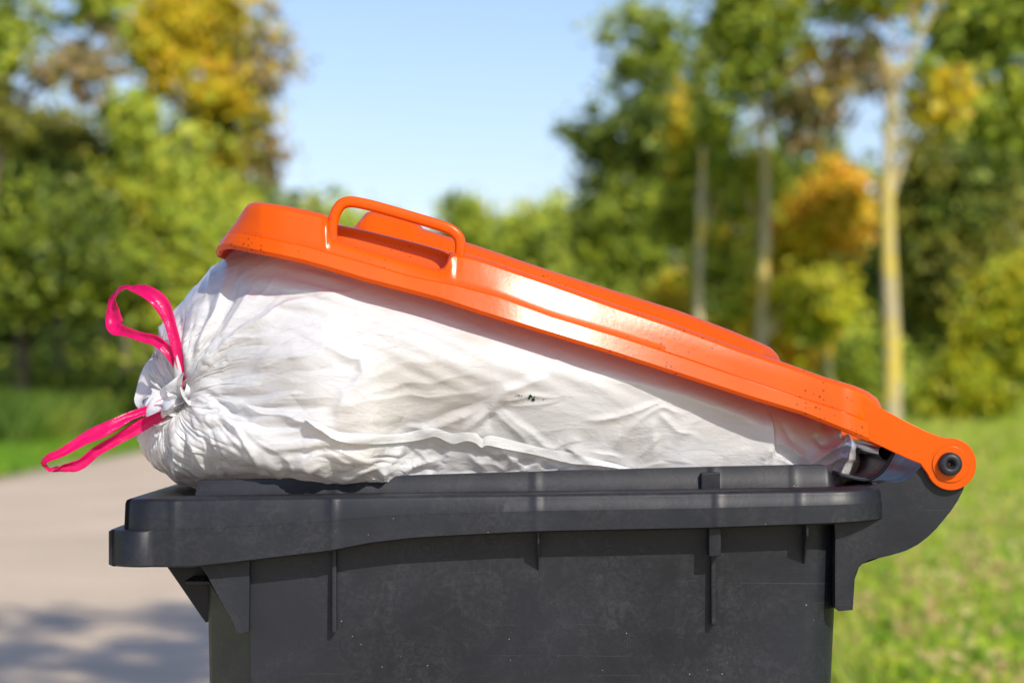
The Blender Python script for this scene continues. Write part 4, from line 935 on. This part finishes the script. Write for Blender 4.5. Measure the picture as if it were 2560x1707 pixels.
tree('shrubby_tree', 'orange leafed young tree between the two lichened trunks', 'tree', GRT, gbase(2070, 60), .08, [(2090, 500, 48, 75, 90, 30, 'orange'), (2020, 560, 48, 110, 70, 22, 'orange'), (2120, 570, 48, 50, 50, 10, 'orange')], 'orange', 121, dens=.9, limbs=4)
tree('deciduous_tree', 'yellow leaved small tree right of the middle trunk, above the lid', 'tree', GRT, gbase(1985, 56), .08, [(1985, 700, 49, 115, 130, 40, 'gold'), (1880, 780, 48.5, 150, 140, 50, 'gold'), (1700, 760, 50, 90, 90, 18, 'gold'), (1800, 800, 49, 100, 80, 22, 'orange'), (2050, 800, 49, 60, 60, 12, 'orange')], 'sun', 126, dens=.9, limbs=4)
tree('shrub', 'low orange shrub just above the end of the lid ridge', 'shrub', 'shrubs at the meadow edge', gbase(1975, 48), 0, [(1985, 885, 48, 66, 26, 12, 'orange'), (1790, 825, 50, 90, 50, 14, 'orange')], 'orange', 131)
tree('shrub', 'large bright yellow green bush at the right edge of the meadow', 'shrub', 'shrubs at the meadow edge', gbase(2500, 56), 0, [(2540, 800, 56, 130, 170, 70, 'sun'), (2430, 950, 56, 110, 90, 50, 'sun'), (2600, 700, 56, 90, 110, 24, 'sun'), (2340, 1000, 56, 50, 45, 10, 'sun')], 'sun', 141, leaf=.12)
tree('shrub', 'mid green bush behind the tall pale trunk', 'shrub', 'shrubs at the meadow edge', gbase(2130, 66), 0, [(2120, 900, 66, 120, 110, 60, 'mid'), (2060, 1000, 66, 110, 50, 24, 'lime')], 'mid', 151)
for i, (px, py, Z, rx, ry, kd, lab) in enumerate([(2380, 560, 78, 190, 300, 'olive', 'dull olive green tree behind the bright bush, right of the tall pale trunk'), (2560, 480, 82, 170, 300, 'olive', 'dark olive tree at the right edge behind the bright bush'), (2220, 760, 88, 150, 240, 'dark', 'dark tree directly behind the tall pale trunk'), (2010, 560, 92, 170, 300, 'dark', 'dark tree far behind the orange young tree'),
     (1400, 640, 110, 130, 130, 'lime', 'pale green tree where the road gap meets the right hand trees'), (1560, 820, 95, 180, 130, 'lime', 'light green tree behind the ragged dark tree, low over the lid'), (1760, 860, 90, 170, 120, 'mix', 'green and yellow thicket tree seen low above the lid')]):
    tree('background_tree', lab, 'tree', 'second row of trees behind the meadow', gbase(px, Z), .2, [(px, py, Z, rx, ry, 90, kd)], kd, 160 + i, leaf=.2, dens=1.1)
for i, (px, top, Z, rx, kd, lab) in enumerate([(1165, 488, 170, 95, 'mid', 'rounded olive green tree top in the middle distance behind the lid handle'), (1040, 570, 190, 110, 'lime', 'low far tree seen just behind the lid handle'), (1310, 530, 165, 80, 'lime', 'far green tree between the rounded olive tree and the dark trees'), (900, 555, 200, 110, 'mid', 'far tree seen through the gap under the lid handle'), (770, 540, 190, 70, 'olive', 'small far yellowish tree above the front of the lid')]):
    ry = (930 - top) / 2
    tree('distant_tree', lab, 'tree', 'far trees at the end of the road', gbase(px, Z), .25, [(px, top + ry, Z, rx, ry, 90, kd)], kd, 180 + i, leaf=.34, dens=1.2, limbs=4)
# woods closing the view
def mass(name, label, boxes, kd, seed, size, n, kind='stuff'):
    rng = np.random.default_rng(seed); C = []
    for (px0, px1, py0, py1, Z0_, Z1_, m) in boxes:
        Z = rng.uniform(Z0_, Z1_, m); px = rng.uniform(px0, px1, m); tp = py0 + 60 * np.sin(px * .011 + seed) + rng.normal(size=m) * 25
        py = tp + (py1 - tp) * rng.random(m) ** 1.0
        C.append(np.stack([(px - 1280) / FP * Z, Z - CAM_D, np.maximum(.2, CAM_H - (py - HORIZON) / FP * Z)], 1))
    C = np.concatenate(C)
    v, f = leaf_cloud(C, np.full(len(C), size * 6), n, size, seed)
    return tag(mesh_np(name, v, f, ML[kd], None, False), label, 'woodland', kind=kind)
mass('woodland', 'deep dark wood behind the trees on the left', [(-6000, -900, 300, 960, 70, 120, 1800), (-900, 720, 480, 840, 78, 105, 1100), (-900, 640, 760, 1000, 62, 74, 700)], 'dark', 201, .26, 60)
mass('woodland', 'wood behind the meadow and trees on the right', [(1340, 3400, 600, 1000, 96, 130, 1300), (3400, 8500, 450, 1000, 80, 130, 1800)], 'mid', 202, .28, 60)
mass('woodland', 'hazy green wood closing the far end of the road', [(560, 1500, 610, 950, 210, 240, 600)], 'lime', 203, .5, 60)
mass('undergrowth', 'dark green undergrowth under the trees left of the road', [(-500, 560, 960, 1060, 47, 62, 520)], 'mid', 204, .12, 60)
mass('undergrowth', 'low green thicket along the far edge of the meadow', [(1500, 3200, 985, 1030, 66, 80, 420)], 'mid', 205, .16, 50)
# a tree standing behind the photographer, whose shade dapples the road
sp = Vector((-1.6, 7.6, 0)); ct = sp + SUN * (8.5 / SUN.z)
root = empty('shade_tree', (ct.x + .6, ct.y, 0), 'tree beside the camera position whose shade falls on the road', 'tree')
v, f = tube_mesh([(ct.x + .6, ct.y, z) for z in (-.05, 2, 4, 6, 8, 9.5)], [.2, .17, .15, .12, .08, .04], 10); mesh_np('trunk', v, f, M_BARK, root)
cc = crown_centres(ct, 3.4, 3.4, 1.6, 34, 300, .1); v, f = leaf_cloud(cc, np.full(len(cc), .5), 70, .08, 301); mesh_np('crown', v, f, ML['mid'], root, False)

# grass
def grass(name, label, pts, h0, h1, wd, cols, seed, matname):
    rng = np.random.default_rng(seed); n = len(pts); h = rng.uniform(h0, h1, n); a = rng.uniform(0, 6.283, n)
    ln_ = rng.normal(size=(n, 2)) * (h * .35)[:, None]; s = np.stack([np.cos(a), np.sin(a)], 1) * wd
    z0 = np.zeros(n)
    A = np.column_stack([pts - s, z0]); B = np.column_stack([pts + s, z0])
    Cc = np.column_stack([pts + ln_ * .4 + s * .7, h * .6]); Dd = np.column_stack([pts + ln_ * .4 - s * .7, h * .6])
    E = np.column_stack([pts + ln_ + s * .1, h]); G_ = np.column_stack([pts + ln_ - s * .1, h])
    V = np.stack([A, B, Cc, Dd, E, G_], 1).reshape(-1, 3); k = np.arange(n)[:, None] * 6
    F = np.concatenate([k + np.array([[0, 1, 2, 3]]), k + np.array([[3, 2, 4, 5]])])
    return tag(mesh_np(name, V, F, leaf_mat(matname, *cols), None, False), label, 'grass', kind='stuff')
rng = np.random.default_rng(77)
def weeds(name, label, n, Za, Zb, hs, rad, leaf, per, mat, seed):
    r = np.random.default_rng(seed); Z = Za * (Zb / Za) ** r.random(n); x = 1.15 + r.random(n) * (.8 + Z * .27); C = np.column_stack([x, Z - CAM_D, r.uniform(*hs, n)])
    v, f = leaf_cloud(C, np.full(n, rad) * r.uniform(.5, 1.4, n), per, leaf, seed, 1.3)
    return tag(mesh_np(name, v, f, mat, None, False), label, 'weeds', kind='stuff')
weeds('seeding_weeds', 'straw coloured and reddish seed heads standing in the meadow grass', 900, 6, 40, (.12, .42), .075, .016, 16, leaf_mat('seed_heads', [(.50, .38, .14), (.58, .48, .18), (.44, .28, .11), (.55, .50, .16)], [(.60, .55, .20), (.46, .34, .13)], 2.0, .5), 501)
weeds('leafy_weeds', 'bright green leafy weeds standing in the meadow grass', 1500, 6, 40, (.03, .26), .10, .024, 18, leaf_mat('weed_leaves', [(.16, .32, .015), (.26, .44, .02), (.42, .54, .03), (.10, .22, .015)], [(.50, .55, .05), (.36, .48, .03)], 1.6, .52), 502)
def wedge(n, Za, Zb, xa, xb_f):
    Z = Za * (Zb / Za) ** rng.random(n); x = xa + rng.random(n) * (xb_f(Z) - xa); return np.column_stack([x, Z - CAM_D])
GREEN = [(0.188, 0.336, 0.0234), (0.3, 0.47, 0.0312), (0.413, 0.554, 0.039), (0.562, 0.605, 0.0624), (0.244, 0.403, 0.0312), (0.637, 0.554, 0.109)]
STRAW = [(.52, .52, .10), (.44, .60, .06), (.60, .48, .16), (.34, .52, .05), (.56, .46, .14)]
grass('meadow_grass', 'long bright green grass with straw coloured stalks right of the bin', wedge(85000, 5.5, 34, 1.1, lambda Z: 1.6 + Z * .30), .06, .22, .006, (GREEN, STRAW, 3.2, .53), 401, 'meadow_grass_blades')
grass('meadow_grass', 'further part of the bright meadow below the bushes', wedge(45000, 30, 80, 1.3, lambda Z: 2 + Z * .32), .10, .28, .02, (GREEN, STRAW, .5, .52), 402, 'far_grass_blades')
nr = np.column_stack([rng.uniform(.98, 5, 26000), rng.uniform(-1.5, 8, 26000)])
grass('meadow_grass', 'near part of the green meadow beside the bin', nr, .05, .18, .004, (GREEN, STRAW, 3.0, .53), 405, 'near_grass_blades')
def lv(n, Za, Zb, x0, x1): Z = rng.uniform(Za, Zb, n); return np.column_stack([rng.uniform(x0, x1, n), Z - CAM_D])
grass('verge_grass', 'short bright green grass on the verge left of the road', lv(50000, 20, 60, -10.5, -5.75), .05, .16, .014, ([(.12, .28, .012), (.16, .34, .015), (.22, .40, .02), (.15, .30, .02)], [(.28, .40, .03), (.34, .40, .05)], .7, .6), 403, 'verge_grass_blades')
grass('tall_grass', 'tall darker grass and nettles in front of the left trunks', lv(30000, 38, 62, -14, -7.6), .3, 1.0, .02, ([(.10, .19, .014), (.15, .25, .02), (.07, .13, .014)], [(.22, .32, .03), (.30, .34, .05)], .5, .62), 404, 'tall_grass_blades')
